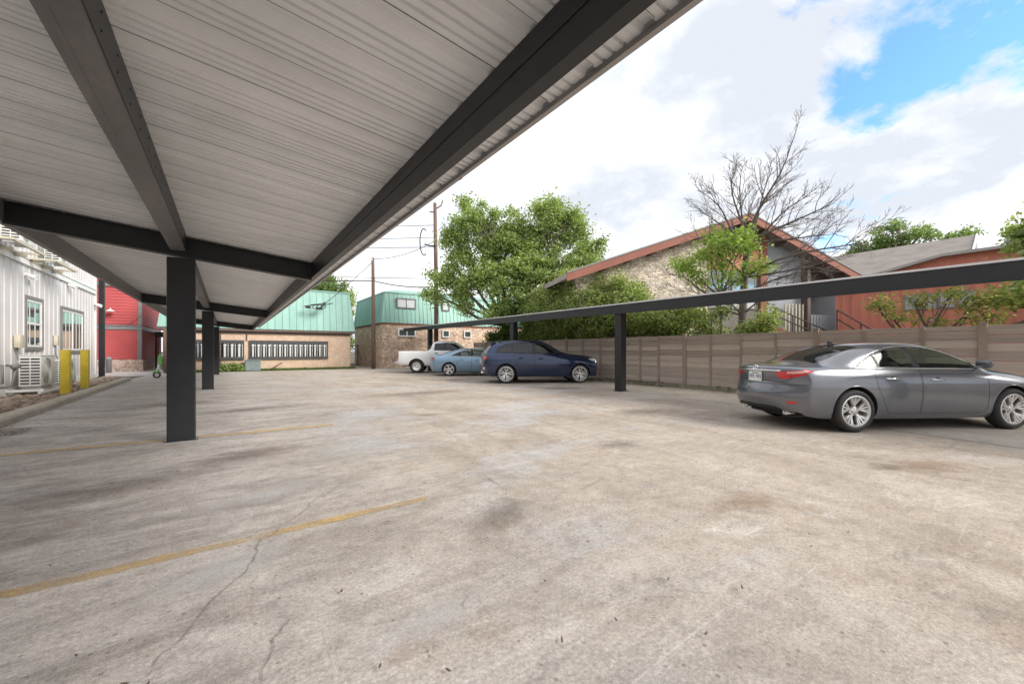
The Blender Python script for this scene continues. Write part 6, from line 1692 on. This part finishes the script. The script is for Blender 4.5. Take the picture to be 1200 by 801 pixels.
# hedge bushes along the fence, each its own
hedges = [(14.9, 21.5, 3.0, 1.7), (15.3, 19.6, 4.2, 1.8), (15.1, 17.8, 5.3, 1.9), (15.4, 16.2, 5.7, 2.3), (15.3, 15.1, 5.4, 2.2), (15.2, 13.9, 5.2, 2.1), (15.3, 12.6, 4.8, 1.8), (15.0, 11.2, 4.2, 1.6), (15.2, 9.9, 3.3, 1.4)]
labs = ['dense low green bush behind the far end of the fence under the big tree', 'green bush behind the fence right of the big tree trunk', 'tall green bush in front of the left end of the stone wall', 'tallest green bush in front of the stone wall', 'tall green bush behind the fence between the tallest bush and the yellowish one',
        'tall yellowish green bush against the stone wall, above the first carport post', 'mid high bush against the stone wall right of the first carport post', 'lower green bush left of the bare tree, by the stone wall', 'small green bush just left of the bare tree trunk']
for i, ((x, y, hgt, w), lb) in enumerate(zip(hedges, labs)):
    lobes = []
    r = random.Random(40 + i)
    for k in range(8):
        zz = hgt * (.3 + .64 * k / 7) ; f = 1 - .3 * (k / 7)
        lobes.append((x + r.uniform(-.5, .5), y + r.uniform(-.6, .6), zz - .3, .8*f, w*.68*f, .6))
    leafy_tree('bush', (x, y, 0), lobes, .07, .5, M['leaf_hedge'] if i not in (0, 1) else M['leaf_dark'], lb, 'bushes along the back of the fence', leaf=.07, per=185, clump=.42, dens_=12, seed=60 + i, cat='bush', name_crown='foliage', droop=.15)
# shrubs right of the bare tree
for i, (x, y, hgt, w, lb) in enumerate([(15.1, 8.3, 2.9, 1.3, 'leafy shrub growing around the bare tree trunk above the fence'), (15.0, 6.45, 2.6, .9, 'leafy shrub right of the bare tree trunk above the fence')]):
    r = random.Random(90 + i); lobes = [(x + r.uniform(-.4, .4), y + r.uniform(-.5, .5), hgt*(.5 + .5*k/4) - .2, .5, w*.5, .4) for k in range(5)]
    leafy_tree('shrub', (x, y, 0), lobes, .05, .5, M['leaf_hedge'], lb, 'shrubs by the bare tree', leaf=.06, per=140, clump=.32, dens_=13, seed=120 + i, cat='shrub', name_crown='foliage', droop=.1)
# bare tree with long limbs and thin twigs
def bare_tree():
    r = random.Random(21); B = V((15.5, 7.05, 0))
    t = empty('bare_tree', B, 0, 'leafless grey tree with fanned branches against the sky behind the fence', 'tree')
    mb = MB(); mb2 = MB()
    def seg(p): return V(p) - B
    F0 = V((15.55, 6.85, 5.35))
    tr = [V((15.5, 7.05, -.05)), V((15.48, 7.12, 1.2)), V((15.52, 7.02, 2.6)), V((15.5, 6.95, 4.0)), F0]
    mb.tube([p - B for p in tr], [.18, .145, .13, .115, .1], 10)
    def grow(a, b, r0, lev, amt=.08):
        n = 7 if lev < 2 else 5
        pts = bow(a, b, amt, r, n); l = (V(b) - V(a)).length
        tgt = mb if lev < 2 else mb2
        tgt.tube([p - B for p in pts], [max(.0045, r0 * (1 - .82*i/n)) for i in range(n + 1)], 6 if lev < 2 else 4, False)
        if lev >= 4: return
        k = {0: 11, 1: 7, 2: 5, 3: 2}[lev]
        d = (V(b) - V(a)).normalized()
        for i in range(k):
            f = .22 + .78 * (i + r.random()) / k
            j = min(n - 1, int(f * n)); p = pts[j].lerp(pts[j+1], f*n - j)
            ax = d.cross(V((r.uniform(-1, 1), r.uniform(-1, 1), r.uniform(-1, 1)))).normalized()
            ang = R(r.uniform(22, 50)); dd = (Matrix.Rotation(ang, 3, ax) @ d); dd.z += .18; dd.normalize()
            ll = l * r.uniform(.28, .5) * (1.15 - .5*f)
            if ll > .12: grow(p, p + dd*ll, max(.005, r0 * .42 * (1 - .5*f)), lev + 1, .1)
    S_ = [((15.2, 5.05, 8.8), .06), ((15.9, 6.0, 8.4), .045), ((15.3, 7.0, 8.5), .045), ((15.8, 7.7, 8.6), .05), ((15.2, 8.9, 8.2), .05), ((15.6, 9.15, 7.4), .045),
          ((15.8, 4.65, 6.75), .045), ((15.3, 3.75, 6.0), .05), ((15.9, 3.85, 5.0), .045)]
    for e, rr in S_:
        q = F0 - V((0, 0, r.uniform(0, .5))); grow(q, q.lerp(V(e), .84), rr, 0)
    grow(tr[3], (15.3, 3.3, 4.5), .05, 0); grow(tr[3], (15.2, 4.2, 4.1), .045, 0); grow(tr[2].lerp(tr[3], .6), (15.6, 4.6, 3.85), .04, 0)
    grow(tr[2].lerp(tr[3], .3), (15.3, 9.9, 4.5), .045, 0, .12); grow(tr[2], (15.2, 9.6, 3.7), .04, 0, .12); grow(tr[3], (15.6, 8.9, 6.1), .045, 0); grow(tr[2], (15.2, 8.6, 4.4), .035, 0, .12); grow(tr[2], (15.2, 5.2, 3.6), .035, 0, .12)
    mb.build('trunk', M['bark'], t, smooth=True); mb2.build('twigs', M['bark_pale'], t)
bare_tree()
leafy_tree('climbing_vine', (15.2, 7.5, 0), [(15.1, 7.5, 5.2, .5, .45, .3), (15.1, 6.85, 5.05, .4, .4, .3), (15.1, 8.4, 5.0, .4, .45, .25), (15.1, 9.0, 4.75, .35, .35, .2), (15.1, 6.3, 4.3, .35, .3, .2), (15.2, 7.95, 5.6, .3, .35, .2), (15.1, 6.9, 5.5, .3, .3, .2), (15.1, 7.6, 4.6, .4, .5, .25), (15.1, 8.5, 4.2, .4, .4, .3), (15.1, 7.2, 3.9, .35, .45, .3)], .03, 3.4, M['leaf_bright'],
    'bright yellow green vine leafing in the lower branches of the bare tree', leaf=.07, per=115, clump=.4, dens_=15, seed=8, cat='vine', name_crown='foliage', droop=.3)
# small flowering tree before the red building
leafy_tree('small_tree', (16.4, 2.2, 0), [(16.3, 2.3, 2.25, .5, .6, .35), (16.2, 3.1, 2.3, .4, .5, .25), (16.3, 3.45, 2.75, .35, .35, .2), (16.4, 1.5, 2.5, .45, .5, .3), (16.5, 1.05, 2.75, .4, .35, .2), (16.3, 2.6, 2.75, .4, .4, .2), (16.4, 1.9, 2.85, .35, .35, .2), (16.3, 1.2, 2.15, .4, .4, .2)], .06, 1.1, M['leaf_crape'],
    'small sparse tree with pale tipped leaves in front of the red building', leaf=.055, per=90, clump=.27, dens_=6.5, seed=14, droop=.05)
leafy_tree('tree', (18.2, .0, 0), [(17.5, .7, 4.3, .35, .3, .35), (17.5, .75, 2.95, .4, .3, .25), (18.0, .3, 4.55, .6, .5, .5), (17.8, -.2, 4.9, .8, .7, .7), (17.9, .35, 3.1, .7, .6, .5), (17.9, -.4, 3.6, .9, .8, .8), (18, -1.2, 4.4, 1, .9, .9)], .14, 2.2, M['leaf_tree'], 'green tree at the right end of the fence reaching over the red building', leaf=.085, per=170, clump=.4, dens_=6.5, seed=17)
# trees beyond the roofs
leafy_tree('tree', (46.5, 8.5, 0), [(46, 10.1, 10.6, 1.5, 1.5, 1.0), (46, 8.7, 11.1, 1.6, 1.5, 1.1), (46, 7.2, 10.6, 1.4, 1.2, .9), (46.5, 5.8, 10.1, 1.1, .9, .6), (47, 4.8, 10.3, .8, .7, .45), (46, 11.2, 9.8, 1.2, 1.0, .9)], .35, 6, M['leaf_far'], 'pale green tree with airy crown beyond the shingle roof', leaf=.13, per=130, clump=.55, dens_=2.6, seed=23)
leafy_tree('tree', (8.6, 52, 0), [(6.6, 52.5, 9.1, 2.2, 1.8, 1.1), (8.8, 52, 9.4, 2.0, 1.8, 1.2), (10.6, 51, 8.6, 1.6, 1.5, 1.2), (4.4, 53, 8.8, 1.8, 1.8, 1.1)], .3, 6, M['leaf_far'], 'dull green tree crown showing above the low teal roof', leaf=.15, per=170, clump=.75, dens_=1.9, seed=24)
leafy_tree('tree', (9.6, 44, 0), [(9.5, 43.5, 4.8, 1.3, 1.2, 1.6), (10.2, 44, 6.6, .8, .8, .8), (9.4, 43.6, 2.6, 1.2, 1.2, 1.4)], .15, 3, M['leaf_tree'], 'green tree in the gap between the two brick houses', leaf=.13, per=150, clump=.55, dens_=4, seed=25)
leafy_tree('bush', (.1, 30.3, 0), [(-.1, 30.35, .3, .6, .25, .22), (.5, 30.3, .22, .35, .22, .15), (-.6, 30.3, .2, .35, .22, .15)], .03, .1, M['leaf_tree'], 'small round green bush at the foot of the barred windows', leaf=.06, per=170, clump=.22, dens_=30, seed=26, cat='bush', name_crown='foliage', droop=0)
leafy_tree('tree', (30, 33, 0), [(29, 33, 6, 2.5, 2.5, 2), (31, 32, 8, 2.2, 2.2, 2), (27.5, 31, 4.5, 1.8, 1.8, 1.6)], .3, 4, M['leaf_dark'], 'dark green tree at the right end of the brown brick house', leaf=.16, per=170, clump=.75, dens_=1.8, seed=27)
# grass strip before the low brick house
rg = np.random.default_rng(9); n = 5200
C = np.stack([rg.uniform(-3.1, 7.6, n), rg.uniform(30.2, 30.95, n), rg.uniform(.0, .13, n)], 1)
C2 = np.stack([rg.uniform(12.9, 13.5, 900), rg.uniform(5, 22, 900), rg.uniform(.02, .08, 900)], 1)
g = leaves_obj('grass', np.concatenate([C, C2]), .075, M['grass'], None, 5, -.9, .16); tag(g, kind='stuff')
sheet('grass_verge', [(-3.3, 30.18), (7.8, 30.18), (7.8, 31.1), (-3.3, 31.1)], .005, M['earth'])

# ------------------------------------------------------------------ sky, sun, camera
w = bpy.data.worlds.new('World'); scene.world = w; w.use_nodes = True; nt = w.node_tree
bg = nt.nodes['Background']
SUN_EL, SUN_AZ = 33., 148.      # azimuth of the sun measured clockwise from +Y
sky = nt.nodes.new('ShaderNodeTexSky'); sky.sky_type = 'NISHITA'; sky.sun_disc = False
sky.sun_elevation = R(SUN_EL); sky.sun_rotation = R(SUN_AZ); sky.air_density = 1.1; sky.dust_density = .5; sky.ozone_density = 2.
SKY_STR = .12

tc = nt.nodes.new('ShaderNodeTexCoord'); sx = nt.nodes.new('ShaderNodeSeparateXYZ'); L(nt, tc.outputs['Generated'], sx.inputs[0])
def math_(op, a, b=None, c=None):
    n_ = nt.nodes.new('ShaderNodeMath'); n_.operation = op
    for i, v_ in enumerate((a, b, c)):
        if v_ is None: continue
        if hasattr(v_, 'links'): L(nt, v_, n_.inputs[i])
        else: n_.inputs[i].default_value = v_
    return n_.outputs[0]
zz = math_('ADD', math_('MAXIMUM', sx.outputs[2], 0.), .22)
cv = nt.nodes.new('ShaderNodeCombineXYZ'); L(nt, math_('DIVIDE', sx.outputs[0], zz), cv.inputs[0]); L(nt, math_('DIVIDE', sx.outputs[1], zz), cv.inputs[1])
mp = nt.nodes.new('ShaderNodeMapping'); mp.inputs['Location'].default_value = CLOUD_OFF; mp.inputs['Rotation'].default_value = (0, 0, R(20)); L(nt, cv.outputs[0], mp.inputs[0])
n1 = noise(nt, mp.outputs[0], 1.15, 12, .56, .35); n2 = noise(nt, mp.outputs[0], 2.6, 10, .6, .3)
# a clearing in the cloud, high to the right of the carport
def clearing(d, lo, hi, amt):
    dv = nt.nodes.new('ShaderNodeVectorMath'); dv.operation = 'DOT_PRODUCT'; L(nt, tc.outputs['Generated'], dv.inputs[0]); dv.inputs[1].default_value = V(d).normalized()
    c = nt.nodes.new('ShaderNodeMapRange'); c.interpolation_type = 'SMOOTHSTEP'; L(nt, dv.outputs['Value'], c.inputs[0])
    c.inputs[1].default_value = lo; c.inputs[2].default_value = hi; c.inputs[3].default_value = 0; c.inputs[4].default_value = amt
    return c.outputs[0]
cov = math_('SUBTRACT', math_('MULTIPLY_ADD', n2, .25, n1), math_('ADD', math_('ADD', clearing((1.62, .02, .95), .93, .995, CLEAR_AMT), clearing((.98, .53, .98), .97, .998, .1)), clearing((1.25, .3, .47), .985, .9995, .07)))
n3 = noise(nt, mp.outputs[0], 7., 10, .65, .4)
cov = math_('MULTIPLY_ADD', math_('SUBTRACT', n3, .5), .16, cov)
mask = ramp(nt, cov, [(COV0, 0.), (COV0 + .065, 1.)])
shade = ramp(nt, math_('MULTIPLY_ADD', n2, .5, math_('MULTIPLY', noise(nt, mp.outputs[0], .8, 6, .5), .6)), [(.46, (1., 1.0, 1.02)), (.64, (.575, .61, .67))])
cl = mix(nt, 1., shade, (CLOUD_L / SKY_STR,)*3, 'MULTIPLY')
L(nt, mix(nt, mask, mix(nt, 1., sky.outputs[0], (.58, .8, .95), 'MULTIPLY'), cl), bg.inputs['Color']); bg.inputs['Strength'].default_value = SKY_STR
sun = bpy.data.lights.new('sun', 'SUN'); sun.energy = SUN_E; sun.angle = R(SUN_ANG); sun.color = (1., .955, .89)
so = bpy.data.objects.new('sun', sun); COL.objects.link(so)
az, el = R(SUN_AZ), R(SUN_EL); sd = V((math.sin(az)*math.cos(el), math.cos(az)*math.cos(el), math.sin(el)))
so.rotation_euler = sd.to_track_quat('Z', 'Y').to_euler(); so.location = sd * 60

cam = bpy.data.cameras.new('camera'); co = bpy.data.objects.new('camera', cam); COL.objects.link(co)
co.location = (0, 0, 1.29); co.rotation_euler = (PI/2, 0, R(-35.549)); cam.sensor_width = 36; cam.lens = 466 / 1200 * 36
cam.shift_y = 10.5 / 1200; cam.clip_start = .05; cam.clip_end = 2000
scene.camera = co
scene.view_settings.view_transform = 'Standard'; scene.view_settings.look = 'None'; scene.view_settings.exposure = EXPOSURE; scene.view_settings.gamma = 1
scene.cycles.use_adaptive_sampling = True; scene.cycles.use_denoising = True
scene.cycles.max_bounces = 10; scene.cycles.transparent_max_bounces = 16; scene.cycles.diffuse_bounces = 5; scene.cycles.glossy_bounces = 4
